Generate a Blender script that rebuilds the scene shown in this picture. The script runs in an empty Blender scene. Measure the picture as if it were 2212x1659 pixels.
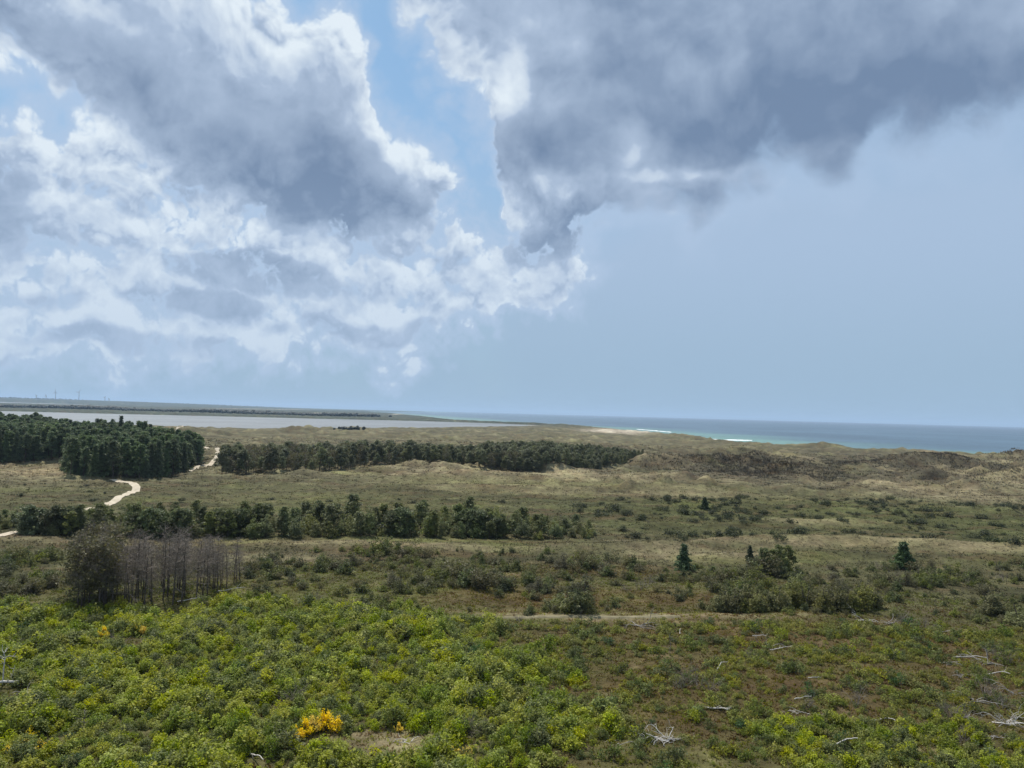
import bpy, math, random
import numpy as np
from mathutils import Matrix, Vector
R = math.radians
SC = bpy.context.scene
COL = SC.collection

# ---------------------------------------------------------------- camera
CAM_H = 26.0
PITCH, ROLL, FPX = R(2.14), R(1.53), 1661.0        # focal length for a picture 2212 wide
FWD = Vector((0, math.cos(PITCH), math.sin(PITCH)))
_r0 = Vector((1, 0, 0)); _u0 = _r0.cross(FWD)
RIGHT = _r0 * math.cos(ROLL) + _u0 * math.sin(ROLL)
UP = -_r0 * math.sin(ROLL) + _u0 * math.cos(ROLL)
cam = bpy.data.cameras.new('camera')
cam.sensor_width = 36.0
cam.lens = 36.0 * FPX / 2212.0
cam.clip_start = 0.5
cam.clip_end = 120000.0
cam_ob = bpy.data.objects.new('camera', cam)
COL.objects.link(cam_ob)
m = Matrix((RIGHT, UP, -FWD)).transposed().to_4x4()
m.translation = (0, 0, CAM_H)
cam_ob.matrix_world = m
SC.camera = cam_ob

def ray(px, py):
    return (FWD * FPX + RIGHT * (px - 1106.0) + UP * (829.5 - py)).normalized()

# ---------------------------------------------------------------- node helper
class E:
    """socket wrapper with arithmetic, so a shader reads like a formula"""
    def __init__(s, nt, sock): s.nt, s.s = nt, sock
    def _m(s, op, *a, clamp=False):
        n = s.nt.nodes.new('ShaderNodeMath'); n.operation = op; n.use_clamp = clamp
        for i, v in enumerate((s,) + a):
            if isinstance(v, E): s.nt.links.new(v.s, n.inputs[i])
            else: n.inputs[i].default_value = v
        return E(s.nt, n.outputs[0])
    def __add__(s, o): return s._m('ADD', o)
    def __sub__(s, o): return s._m('SUBTRACT', o)
    def __mul__(s, o): return s._m('MULTIPLY', o)
    def __truediv__(s, o): return s._m('DIVIDE', o)
    __radd__ = __add__; __rmul__ = __mul__
    def __rsub__(s, o): return (s * -1.0) + o
    def clamp(s): return s._m('ADD', 0.0, clamp=True)
    def pow(s, p): return s._m('POWER', p)
    def max(s, o): return s._m('MAXIMUM', o)
    def min(s, o): return s._m('MINIMUM', o)
    def smax(s, o, k): return s._m('SMOOTH_MAX', o, k)
    def ramp(s, a, b, c=0.0, d=1.0, smooth=True):
        n = s.nt.nodes.new('ShaderNodeMapRange')
        n.interpolation_type = 'SMOOTHSTEP' if smooth else 'LINEAR'
        n.clamp = True
        s.nt.links.new(s.s, n.inputs[0])
        for i, v in enumerate((a, b, c, d)):
            n.inputs[1 + i].default_value = v
        return E(s.nt, n.outputs[0])
def node(nt, typ, ins=None, **props):
    n = nt.nodes.new(typ)
    for k, v in props.items(): setattr(n, k, v)
    for k, v in (ins or {}).items():
        if isinstance(v, E): nt.links.new(v.s, n.inputs[k])
        else: n.inputs[k].default_value = v
    return n
def mixc(nt, f, a, b):
    n = nt.nodes.new('ShaderNodeMix'); n.data_type = 'RGBA'
    for i, v in ((0, f), (6, a), (7, b)):
        if isinstance(v, E): nt.links.new(v.s, n.inputs[i])
        elif isinstance(v, (int, float)): n.inputs[i].default_value = v
        else: n.inputs[i].default_value = (*v, 1)
    return E(nt, n.outputs[2])
def lin(r, g, b):
    f = lambda c: ((c / 255 + 0.055) / 1.055) ** 2.4 if c > 10 else c / 255 / 12.92
    return (f(r), f(g), f(b))

# ---------------------------------------------------------------- sky and sun
SUN_EL, SUN_AZ = R(57), R(-28)          # high in front, a little to the left of the view
world = bpy.data.worlds.new('World'); SC.world = world
world.use_nodes = True
nt = world.node_tree; nt.nodes.clear()

def azel(px, py):
    d = ray(px, py)
    return math.atan2(d.x, d.y), math.asin(d.z)

A0, A1 = -0.85, 1.05                     # azimuth span of the cloud profiles
def profile(g, AZ, pts):
    """elevation (rad) as a function of azimuth: the outline of a bank of cloud"""
    n = g.nodes.new('ShaderNodeFloatCurve')
    c = n.mapping.curves[0]
    q = [azel(x, y) for x, y in pts]
    q = [((a - A0) / (A1 - A0), e + 0.2) for a, e in q]
    q = [(min(max(u, 0), 1), e) for u, e in q]
    while len(c.points) < len(q): c.points.new(0.5, 0.5)
    for i, (u, e) in enumerate(q):
        c.points[i].location = (u, e); c.points[i].handle_type = 'VECTOR'
    n.mapping.use_clip = False
    n.mapping.update()
    u = (AZ - A0) * (1.0 / (A1 - A0))
    g.links.new(u.s, n.inputs['Value'])
    return E(g, n.outputs[0]) - 0.2
def blob(g, p, px, py, rx, ry, tilt):
    s = 1.0 / FPX
    az, e = azel(px, py)
    mp = node(g, 'ShaderNodeMapping', {0: p}, vector_type='TEXTURE')
    mp.inputs[1].default_value = (az, e, 0)
    mp.inputs[2].default_value = (0, 0, R(-tilt) - ROLL)
    mp.inputs[3].default_value = (rx * s, ry * s, 1)
    ln = node(g, 'ShaderNodeVectorMath', {0: E(g, mp.outputs[0])}, operation='LENGTH')
    return 1.0 - E(g, ln.outputs['Value'])
def blobs(g, p, lst, k=0.12):
    acc = None
    for b in lst:
        v = blob(g, p, *b[:5]) * b[5]
        acc = v if acc is None else acc.smax(v, k)
    return acc

tc = nt.nodes.new('ShaderNodeTexCoord')
V = E(nt, tc.outputs['Generated'])
s0 = node(nt, 'ShaderNodeSeparateXYZ', {0: V}); el = E(nt, s0.outputs[2])
def noise(v, scale, detail, rough=0.55, **kw):
    return node(nt, 'ShaderNodeTexNoise', {'Vector': v, 'Scale': scale, 'Detail': detail, 'Roughness': rough}, **kw)
def vadd(a, b):
    return E(nt, node(nt, 'ShaderNodeVectorMath', {0: a, 1: b}, operation='ADD').outputs[0])
def vscale(a, k):
    n = node(nt, 'ShaderNodeVectorMath', {0: a}, operation='SCALE'); n.inputs['Scale'].default_value = k
    return E(nt, n.outputs[0])
wn = noise(V, 6.0, 5.0, 0.55)
Vw = vadd(V, vscale(vadd(E(nt, wn.outputs['Color']), (-.5, -.5, -.5)), 0.115))
s1 = node(nt, 'ShaderNodeSeparateXYZ', {0: Vw})
X, Y, Z = (E(nt, o) for o in s1.outputs)
AZ = X._m('ARCTAN2', Y); EL = Z._m('ARCSINE')
P = E(nt, node(nt, 'ShaderNodeCombineXYZ', {0: AZ, 1: EL}).outputs[0])
# three banks of cumulus, as outlines against azimuth
upA = profile(nt, AZ, [(-900, -200), (0, -90), (300, -60), (430, -30), (540, 5), (640, 25), (740, 55), (800, 110), (830, 190), (850, 255), (900, 285), (950, 335), (975, 400), (1010, 520), (3000, 900)])
loA = profile(nt, AZ, [(-900, 60), (0, 110), (140, 190), (250, 255), (350, 340), (450, 405), (550, 455), (650, 495), (750, 508), (850, 482), (920, 435), (960, 385), (990, 330), (1100, 0), (3000, -900)])
loB = profile(nt, AZ, [(-900, -1200), (860, -120), (912, 20), (972, 120), (1030, 200), (1062, 260), (1075, 430), (1085, 500), (1200, 522), (1260, 485), (1340, 440), (1450, 425), (1500, 505), (1540, 470), (1560, 420), (1650, 392), (1710, 350), (1770, 370), (1810, 415), (1850, 385), (1875, 315), (2000, 300), (2212, 225), (2600, 120), (3200, 60)])
upC = profile(nt, AZ, [(-900, 330), (0, 300), (100, 270), (220, 265), (320, 330), (420, 395), (500, 420), (620, 470), (800, 520), (900, 440), (1000, 480), (1100, 520), (1220, 580), (1290, 620), (1400, 700), (3000, 1100)])
loC = profile(nt, AZ, [(-900, 800), (0, 775), (120, 765), (250, 738), (400, 740), (450, 775), (510, 738), (700, 735), (850, 730), (950, 695), (1060, 660), (1160, 630), (1260, 600), (1400, 500), (3000, 0)])
bA = ((EL - loA).min(upA - EL) * 17.0).min(1.3) + 0.22
bB = ((EL - loB) * 14.0).min(1.3) + 0.25
bC = ((EL - loC).min(upC - EL) * 18.0).min(0.24) + 0.13
view = bA.smax(bB, 0.1).smax(bC, 0.1).max(-1.5)
# the rest of the sky goes on as the same broken cumulus
other = (E(nt, noise(V, 2.6, 2.0).outputs[0]) - 0.52) * 5.0 + el.ramp(0.02, 0.25, -1.0, 0.0)
out = (AZ * AZ).ramp(0.52, 0.78).max(EL.ramp(0.62, 0.82)).max(E(nt, s0.outputs[1]).ramp(0.0, -0.05))
cover = view * (1.0 - out) + other * out
soft = AZ.ramp(0.04, 0.30) * (1.0 - out) * EL.ramp(0.0, 0.1)      # the bank over the sea has a soft, rain-heavy base
def puff(v, n):
    """cauliflower heads: rounded lobes on rounded lobes"""
    acc = None
    for i in range(n):
        q = (E(nt, noise(v, 13.0 * 2.07 ** i, 0.0).outputs[0]) - 0.5)._m('ABSOLUTE') * (3.2 * 0.54 ** i)
        acc = q if acc is None else acc + q
    return acc
Vp = vadd(V, vscale(vadd(E(nt, wn.outputs['Color']), (-.5, -.5, -.5)), 0.06))
pf0 = puff(Vp, 5)
pf1 = puff(vadd(Vp, (0.004, 0, 0.012)), 4)
fb0 = E(nt, noise(Vw, 10.0, 6.0, 0.52).outputs[0])
fb1 = E(nt, noise(vadd(Vw, (0.008, 0, 0.026)), 10.0, 4.0, 0.52).outputs[0])
big0 = E(nt, noise(V, 7.0, 3.0, 0.5).outputs[0])
big1 = E(nt, noise(vadd(V, (0.01, 0, 0.05)), 7.0, 2.0, 0.5).outputs[0])
rough = 1.0 - soft * 0.45
low = EL.ramp(0.36, 0.26) * AZ.ramp(0.16, 0.06) * (1.0 - out)      # the small, far cumulus
pf2 = puff(vscale(Vp, 2.3), 4)
dn = cover + ((fb0 - 0.5) * 1.2 + (pf0 - 0.62) * 0.6 + (pf2 - 0.62) * 0.45 * low) * rough + (big0 - 0.5) * 0.9
# sky behind: clear-sky model under a thin high veil
sky = node(nt, 'ShaderNodeTexSky', sky_type='NISHITA', sun_disc=False, sun_elevation=SUN_EL, sun_rotation=SUN_AZ,
           altitude=30.0, air_density=1.0, dust_density=1.0, ozone_density=1.5)
skyc = E(nt, node(nt, 'ShaderNodeVectorMath', {0: E(nt, sky.outputs[0]), 1: (0.078, 0.105, 0.112)}, operation='MULTIPLY').outputs[0])
veilf = (el.ramp(0.10, 0.46, 0.95, 0.12) + AZ.ramp(-0.1, 0.35, 0.0, 0.35) + (big0 - 0.5) * 0.3).clamp()
vcol = mixc(nt, el.ramp(0.0, 0.24), lin(155, 182, 205), lin(167, 190, 217))
base = mixc(nt, veilf, skyc, vcol)
thin = (dn + 0.75).ramp(0.0, 0.9) * AZ.ramp(0.0, 0.3, 0.75, 0.30)
base = mixc(nt, thin, base, lin(180, 200, 226))
# light in the clouds: tops and rims towards the sun bright, thick flat bases grey
hA = (EL - loA) / ((upA - loA).max(0.03))
shadeA = hA.ramp(0.95, 0.15) * bA.ramp(-0.1, 0.7) * 0.95
shadeB = AZ.ramp(-0.12, 0.16, 0.34, 1.12) * bB.ramp(-0.6, 0.2)
darkC = blobs(nt, P, [(580, 600, 220, 46, 2, 2.2), (480, 656, 140, 30, 0, 2.0), (820, 698, 140, 34, -6, 1.7), (250, 732, 200, 26, 0, 1.6),
        (450, 755, 60, 28, 0, 1.6), (10, 420, 60, 130, 0, .6), (1170, 505, 130, 55, -6, .95), (1560, 430, 190, 34, -4, .8), (1810, 380, 60, 60, 0, 1),
        (1900, 230, 440, 120, -6, 1.1), (1450, 270, 160, 70, 0, 1.0), (690, 380, 260, 130, 26, .9), (300, 640, 60, 22, 0, .8), (110, 640, 70, 24, 0, .7), (620, 720, 50, 18, 0, .8)]).ramp(-0.2, 0.9)
dk = shadeA.max(shadeB) * 0.75 + darkC * 0.66
dk = dk / (dk * 0.42 + 1.0) * 1.12
dk = dk * (1.0 - out) + dn.ramp(0.3, 1.5) * out
lightspot = blobs(nt, P, [(1100, 190, 60, 110, 10, 1), (1345, 305, 50, 60, 10, 1), (1450, 370, 280, 26, -4, .9), (1220, 395, 190, 36, -4, 1.1), (1090, 430, 60, 110, 0, .8)]).ramp(-0.1, 0.8)
rim = dn.ramp(0.0, 0.5, 0.22, 0.0) * (1.0 - soft)
lit = (pf0 - pf1) * dn.ramp(0.1, 1.3, 0.62, 0.12) + (fb0 - fb1) * 1.7 + (big0 - big1) * 0.9
tone = (dk * 0.86 + 0.19 + low * 0.10 - (pf2 - 0.6) * 0.22 * low - lit * (1.0 - dk * 0.72) - lightspot * 0.32 - rim + ((0.5 - big0) * 1.1 + (0.5 - fb0) * 0.55) * dk)
white = lin(226, 237, 246); midc = lin(174, 192, 216); dark = lin(114, 136, 166)
c1 = mixc(nt, tone.ramp(0.0, 0.45, smooth=False), white, midc)
c2 = mixc(nt, tone.ramp(0.38, 1.12, smooth=False), c1, dark)
c3 = mixc(nt, el.ramp(0.03, 0.34, 0.50, 0.0), c2, base)
alpha = (dn / (0.32 + soft * 0.55)).ramp(0.0, 1.0)
fin = mixc(nt, alpha, base, c3)
bg = node(nt, 'ShaderNodeBackground', {0: fin}); bg.inputs[1].default_value = 0.90
wo = nt.nodes.new('ShaderNodeOutputWorld')
nt.links.new(bg.outputs[0], wo.inputs[0])
world.cycles.sampling_method = 'MANUAL'; world.cycles.sample_map_resolution = 256

sun = bpy.data.lights.new('sun', 'SUN'); sun.energy = 4.8; sun.angle = R(0.6); sun.color = (1.0, 0.95, 0.87)
sun_ob = bpy.data.objects.new('sun', sun); COL.objects.link(sun_ob)
sd = Vector((math.sin(SUN_AZ) * math.cos(SUN_EL), math.cos(SUN_AZ) * math.cos(SUN_EL), math.sin(SUN_EL)))
sun_ob.rotation_euler = (-sd).to_track_quat('-Z', 'Y').to_euler()
sun_ob.location = (0, 0, 80)

SC.view_settings.view_transform = 'Standard'; SC.view_settings.look = 'None'
SC.view_settings.exposure = 0.18; SC.view_settings.gamma = 1.0
SC.cycles.use_denoising = True

# ================================================================ numpy helpers
RNG = np.random.default_rng(7)
_perm = np.random.default_rng(3).permutation(512)
_perm = np.concatenate([_perm, _perm, _perm])
_ga = np.random.default_rng(4).uniform(0, 2 * np.pi, 2048)
_gx, _gy = np.cos(_ga), np.sin(_ga)
def perlin(x, y):
    xi = np.floor(x).astype(np.int64); yi = np.floor(y).astype(np.int64)
    xf = x - xi; yf = y - yi
    u = xf * xf * xf * (xf * (xf * 6 - 15) + 10); v = yf * yf * yf * (yf * (yf * 6 - 15) + 10)
    def g(ix, iy, dx, dy):
        h = _perm[_perm[ix & 511] + (iy & 511)]
        return _gx[h] * dx + _gy[h] * dy
    a = g(xi, yi, xf, yf); b = g(xi + 1, yi, xf - 1, yf)
    c = g(xi, yi + 1, xf, yf - 1); d = g(xi + 1, yi + 1, xf - 1, yf - 1)
    return (a + u * (b - a)) * (1 - v) + (c + u * (d - c)) * v
def fbm(x, y, n=4, rough=0.5):
    s = 0.0; a = 1.0; t = 0.0
    for i in range(n):
        s = s + a * perlin(x * 2 ** i + 17.3 * i, y * 2 ** i - 9.1 * i); t += a; a *= rough
    return s / t * 1.6
def sstep(a, b, x):
    t = np.clip((x - a) / (b - a), 0, 1)
    return t * t * (3 - 2 * t)

def at(px, py, z=0.0):
    """the place on level ground (height z) that is seen at a pixel of a 2212 x 1659 picture"""
    d = ray(px, py); t = (z - CAM_H) / d.z
    return d.x * t, d.y * t
def inside(x, y, poly):
    res = np.zeros(np.shape(x), bool); n = len(poly)
    for i in range(n):
        x0, y0 = poly[i]; x1, y1 = poly[(i + 1) % n]
        if y0 == y1: continue
        c = ((y0 > y) != (y1 > y)) & (x < (x1 - x0) * (y - y0) / (y1 - y0) + x0)
        res ^= c
    return res
def edge_dist(x, y, poly, closed=True):
    d = np.full(np.shape(x), 1e12); n = len(poly)
    for i in range(n if closed else n - 1):
        x0, y0 = poly[i]; x1, y1 = poly[(i + 1) % n]
        dx, dy = x1 - x0, y1 - y0
        t = np.clip(((x - x0) * dx + (y - y0) * dy) / (dx * dx + dy * dy + 1e-9), 0, 1)
        d = np.minimum(d, (x - x0 - t * dx) ** 2 + (y - y0 - t * dy) ** 2)
    return np.sqrt(d)
def sdist(x, y, poly):
    d = edge_dist(x, y, poly)
    return np.where(inside(x, y, poly), -d, d)

# ================================================================ the map
SEA_Z, LAG_Z = -5.0, -2.5
coast = [at(px, py, 3.0) for px, py in [(2600, 1003), (2400, 992), (2212, 982), (2000, 971), (1850, 966), (1700, 957), (1545, 951), (1480, 941),
        (1420, 934), (1340, 926), (1250, 917.5), (1150, 912), (1050, 908.5), (980, 905.5), (920, 899), (850, 892.5), (760, 887)]]
SEA = coast + [(coast[-1][0] - 400, 60000), (60000, 60000), (60000, -16000), (1300, -16000), (900, 0)]
LAGOON = [at(px, py, LAG_Z) for px, py in [(-700, 905), (-200, 916), (330, 926), (620, 929), (900, 926), (1060, 923), (1130, 921), (1165, 918.5),
        (1120, 917), (1050, 914), (900, 909.5), (700, 905), (500, 900), (300, 895.5), (0, 888), (-300, 880), (-700, 869)]]
LAGOON2 = [at(px, py, LAG_Z) for px, py in [(-300, 863.5), (0, 871), (180, 875.5), (330, 881), (250, 877), (150, 872.8), (0, 868.6), (-300, 860.5)]]

MOUNDS = []     # x, y, half width, half depth, height
def mound(px, py, wpx, hm, depth=None):
    x, y = at(px, py); r = math.hypot(x, y)
    w = wpx / FPX * r
    MOUNDS.append((x, y, w, depth or w * 0.6, hm * 1.45))
for a in [(1985, 1012, 90, 5.5), (2080, 1014, 70, 3.0), (1900, 1014, 80, 2.5), (1560, 1012, 110, 3.2), (1680, 1016, 60, 2.0), (1470, 1012, 60, 2.0),
          (2195, 1048, 70, 4.5), (2260, 1040, 70, 5), (2120, 1060, 60, 2.2), (2200, 1000, 60, 4.5), (1085, 1016, 70, 1.6), (960, 1018, 80, 1.6), (840, 1020, 70, 1.4),
          (660, 1032, 60, 1.5), (1230, 1022, 60, 1.5), (1800, 1026, 80, 2.0), (2010, 1040, 50, 1.6), (600, 1052, 70, 1.0), (1190, 930, 40, 4.0), (1590, 975, 40, 2.5), (1760, 970, 60, 2.5),
          (1990, 972, 60, 5.5), (2080, 976, 50, 3.2), (1480, 944, 25, 4.0), (1600, 990, 60, 3), (1440, 985, 60, 3), (1300, 985, 80, 2.5), (1250, 968, 90, 2.5), (900, 945, 60, 3), (640, 936, 60, 3.5), (400, 940, 60, 3)]:
    mound(*a)
RIDGES = [([(1230, 1186), (1400, 1182), (1600, 1166), (1800, 1170), (2000, 1182), (2300, 1196)], 1.3, 5.0),
          ([(1540, 1204), (1800, 1200), (2050, 1212), (2300, 1222)], 0.8, 3.5), ([(1550, 1134), (1750, 1122), (2000, 1132)], 0.6, 4.0),
          ([(1000, 1330), (1200, 1334), (1500, 1330), (1800, 1335)], 0.35, 1.5), ([(850, 1060), (1200, 1056), (1500, 1062), (1900, 1064)], 1.3, 8),
          ([(700, 1044), (1100, 1036), (1500, 1042)], 1.8, 10), ([(480, 1182), (700, 1176), (1000, 1180)], 0.5, 3)]
RIDGES = [([at(*p) for p in l], h, w) for l, h, w in RIDGES]

_mr = np.random.default_rng(77); SMALL = []
for _k in range(60):
    _px, _py = _mr.uniform(1180, 2300), _mr.uniform(978, 1062); _w = _mr.uniform(14, 42)
    mound(_px, _py, _w, _mr.uniform(.7, 2.2)); SMALL.append((_px, _py - 2, _w * .9, _w * .13, _mr.uniform(0, 1)))
def ground(x, y):
    x = np.asarray(x, float); y = np.asarray(y, float)
    r = np.hypot(x, y)
    wx = x + 12 * fbm(x / 60, y / 60, 2); wy = y + 12 * fbm(x / 60 + 50, y / 60, 2)
    z = 0.45 * fbm(x / 14, y / 14, 3) + 0.8 * fbm(x / 70, y / 55, 2)
    rid = 1 - np.abs(fbm(wx / 70, wy / 34, 4, 0.55)) * 2.2
    z = z + sstep(200, 330, r) * np.clip(rid, -0.4, 1) ** 1 * (1.2 + 1.2 * sstep(300, 700, r)) * (0.35 + 0.65 * sstep(-0.25, 0.35, fbm(x / 160 + 9, y / 160, 2)))
    hum = sstep(-.15, .45, fbm(x / 90 + 40, y / 60, 2))
    z = z + sstep(120, 200, r) * 0.75 * fbm(wx / 11, wy / 6, 4) + sstep(230, 330, r) * (0.9 + 3.2 * hum) * fbm(wx / 15, wy / 10, 4, .55) + sstep(240, 420, r) * 2.4 * hum * (1 - np.abs(fbm(wx / 30 + 7, wy / 17, 3)) * 2.4)
    bump = fbm(wx / 22, wy / 16, 3)
    for mx, my, w, d, h in MOUNDS:
        g = np.exp(-((x - mx) / w) ** 2 - ((y - my) / d) ** 2)
        z = z + h * g * (1 + 0.45 * bump)
    for l, h, w in RIDGES:
        dd = edge_dist(wx * 0.35 + x * 0.65, wy * 0.35 + y * 0.65, l, False)
        z = z + h * np.exp(-(dd / w) ** 2) * (1 + 0.5 * bump)
    far = sstep(2500, 7000, r)
    z = z * (1 - 0.6 * sstep(700, 1500, r))
    # low hills far beyond the lagoons
    hill = sstep(7000, 9800, r) * (42 + 14 * fbm(x / 2200 + 3, y / 3000, 3)) * sstep(.20, .52, -x / (r + 1))
    z = z + hill + far * 1.5
    sc = sdist(x, y, SEA)
    k = np.clip(r / 900, 1, 3)
    z = z + 2.6 * np.exp(-((sc - 14 * k) / (16 * k)) ** 2) * (0.8 + 0.7 * fbm(x / 50, y / 50, 2))
    z = -9 + (z + 9) * sstep(-70, 4, sc)
    for L in (LAGOON, LAGOON2):
        sl = sdist(x, y, L)
        z = -6 + (z + 6) * sstep(-25, 45 * 1.0, sl + 14 * fbm(x / 90, y / 90, 3))
    return z
def ground1(x, y): return float(ground(np.array([x]), np.array([y]))[0])

TAN, OLIVE, GREEN, HEATH = (.270, .222, .130), (.086, .082, .037), (.074, .082, .026), (.086, .056, .025)
DUNE, DARKD, SAND, MOSS = (.118, .106, .060), (.072, .061, .042), (.52, .45, .35), (.100, .106, .030)  # olive and dune tones lowered: cloud shadow over the plain is put into them
PATCH = []      # x, y, rx, ry, colour, strength
def patch(px, py, sx, sy, col, k=1.0):
    x, y = at(px, py); r = math.hypot(x, y)
    PATCH.append((x, y, sx / FPX * r, sy * r * r / (FPX * CAM_H), col, k))
for a in [(60, 1018, 120, 9, TAN, 1.3), (180, 1020, 60, 7, TAN, .9), (420, 1075, 260, 22, OLIVE, .8), (700, 1090, 200, 16, MOSS, .5), (1150, 1052, 220, 10, MOSS, .6),
          (1050, 1030, 240, 12, TAN, .9), (1350, 1035, 200, 8, TAN, .7), (1250, 1064, 320, 7, TAN, .7), (1560, 1015, 150, 14, DARKD, 1.3), (1690, 1030, 90, 10, DARKD, .9),
          (1990, 1003, 110, 16, DARKD, 1.5), (1850, 1008, 80, 10, DARKD, .9), (2205, 1000, 40, 10, DARKD, 1.2), (2190, 1045, 60, 16, TAN, 1.3), (2000, 1062, 120, 9, TAN, .9),
          (1750, 985, 200, 10, DUNE, .5), (2000, 968, 130, 8, MOSS, .8), (2150, 978, 100, 7, MOSS, .7), (1750, 1105, 420, 24, GREEN, .9), (2100, 1125, 200, 26, GREEN, .9), (1400, 1120, 140, 18, GREEN, .6),
          (1600, 1172, 200, 4, TAN, .7), (2000, 1178, 200, 3.5, TAN, .65), (2150, 1192, 120, 3.5, TAN, .65), (1500, 1195, 120, 10, TAN, .8), (1740, 1126, 120, 4, TAN, .8),
          (800, 1178, 260, 7, TAN, .6), (1000, 1172, 250, 5, MOSS, .8), (420, 1172, 160, 8, HEATH, .6), (900, 1195, 120, 5, HEATH, .8), (100, 1165, 160, 6, TAN, .6), (620, 1205, 120, 8, TAN, .5),
          (1075, 1240, 40, 3, TAN, 1.5), (1150, 1290, 160, 16, HEATH, 1.1), (1320, 1232, 140, 10, HEATH, .7), (1400, 1290, 200, 14, HEATH, .8), (1250, 1335, 230, 5, TAN, .8), (1500, 1330, 160, 4, TAN, .8), (1050, 1338, 140, 4, GREEN, .8),
          (1650, 1375, 300, 24, HEATH, 1.4), (1950, 1400, 260, 24, HEATH, 1.0), (1780, 1500, 220, 36, HEATH, 1.4), (1500, 1460, 120, 30, HEATH, .8), (2150, 1480, 120, 60, HEATH, .8), (1500, 1570, 180, 30, HEATH, .7),
          (1280, 1490, 120, 20, HEATH, .8), (860, 1610, 70, 14, TAN, 1.2), (780, 1590, 60, 10, TAN, .8), (1130, 1560, 40, 10, TAN, .5), (300, 1390, 260, 16, OLIVE, .8), (250, 1260, 140, 24, GREEN, .7), (600, 1290, 140, 24, MOSS, .8),
          (2000, 1310, 200, 12, OLIVE, .8), (1330, 933, 45, 2.6, SAND, 3), (1400, 936, 30, 1.6, SAND, 2.5), (740, 1025, 60, 5, MOSS, .6),
          (1110, 918, 30, 1.0, SAND, 1.5), (590, 884.5, 20, .8, SAND, 1.5), (870, 896, 12, .6, SAND, 1.5), (690, 893, 12, .6, SAND, 1.2), (1000, 904, 14, .7, SAND, 1.5)]:
    patch(*a)
for _px, _py, _w, _h, _q in SMALL: patch(_px, _py, _w, max(_h, 2.0), TAN if _q < .5 else DARKD, .8)

def ground_col(x, y):
    x = np.asarray(x, float); y = np.asarray(y, float)
    r = np.hypot(x, y)
    nl = fbm(x / 22, y / 26, 4, 0.55)[..., None]; ns = fbm(x / 4.2 + 31, y / 5.5, 4, 0.6)[..., None]; nm = fbm(x / 60 + 5, y / 80 + 3, 3)[..., None]
    C = lambda c: np.array(c)
    near = C(HEATH) * 0.3 + C(OLIVE) * 0.45 + C(MOSS) * 0.25
    a = sstep(100, 140, r)[..., None]; b = sstep(230, 320, r)[..., None]; c = sstep(1300, 2000, r)[..., None]
    col = near * (1 - a) + C(OLIVE) * a
    col = col * (1 - b) + C(DUNE) * b
    col = col * (1 - c) + C((.056, .068, .046)) * c
    W = np.ones(x.shape)[..., None] * 0.9; col = col * W
    for px_, py_, rx, ry, cc, k in PATCH:
        w = (k * 2.2 * np.exp(-((x - px_) / rx) ** 2 - ((y - py_) / ry) ** 2))[..., None]
        w = w * np.clip(1 + 1.1 * nl + 0.8 * ns, 0, 3)
        col = col + w * C(cc); W = W + w
    col = col / W
    # broad swaps between grass, dry grass and heath
    g1 = sstep(0.12, 0.5, nl) * 0.55; g2 = sstep(0.05, 0.45, -nl + 0.4 * ns) * 0.5; g3 = sstep(0.15, 0.5, ns) * 0.45
    fade = 1 - 0.45 * b
    col = col * (1 - g1 * fade) + C(MOSS) * g1 * fade
    col = col * (1 - g2) + (col * C((.78, .66, .62))) * g2
    col = col * (1 - g3) + (C(TAN) * 0.45 + col * 0.6) * g3
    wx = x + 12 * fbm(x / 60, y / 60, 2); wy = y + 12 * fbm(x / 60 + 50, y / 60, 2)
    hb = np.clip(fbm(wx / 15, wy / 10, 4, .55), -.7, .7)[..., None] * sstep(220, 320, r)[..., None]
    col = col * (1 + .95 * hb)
    st = fbm(x / 55 + 13, y / 11 + 7, 4, 0.55)[..., None] * a
    s2 = fbm(x / 17 + 3, y / 4.5 + 1, 4, 0.6)[..., None] * a
    col = col * (1 - .12 * a) * (1 + 0.28 * ns + 0.18 * nm + 0.55 * st + 0.40 * s2)
    ht = sstep(.12, .45, s2 - .5 * st) * .55
    col = col * (1 - ht) + ht * np.array((.088, .058, .030)) * (1 + .4 * ns)
    return np.clip(col, 0.012, 0.7)

# ================================================================ mesh builders
def mesh_from(name, V, faces, cols=None, smooth=False, mats=(), mat_idx=None):
    """faces: list of int arrays (n,k); one colour per vertex"""
    me = bpy.data.meshes.new(name)
    V = np.asarray(V, np.float32)
    faces = [np.asarray(f, np.int32) for f in faces if len(f)]
    me.vertices.add(len(V)); me.vertices.foreach_set('co', V.ravel())
    nl = sum(f.size for f in faces); npol = sum(len(f) for f in faces)
    me.loops.add(nl); me.polygons.add(npol)
    me.loops.foreach_set('vertex_index', np.concatenate([f.ravel() for f in faces]))
    tot = np.concatenate([np.full(len(f), f.shape[1], np.int32) for f in faces])
    st = np.concatenate([[0], np.cumsum(tot)[:-1]]).astype(np.int32)
    me.polygons.foreach_set('loop_start', st); me.polygons.foreach_set('loop_total', tot)
    if smooth: me.polygons.foreach_set('use_smooth', np.ones(npol, bool))
    for mt in mats: me.materials.append(mt)
    if mat_idx is not None: me.polygons.foreach_set('material_index', np.asarray(mat_idx, np.int32))
    me.update(calc_edges=True); me.validate()
    if cols is not None:
        at_ = me.color_attributes.new('col', 'FLOAT_COLOR', 'POINT')
        c4 = np.ones((len(V), 4), np.float32); c4[:, :3] = cols
        at_.data.foreach_set('color', c4.ravel())
    return me
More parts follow.
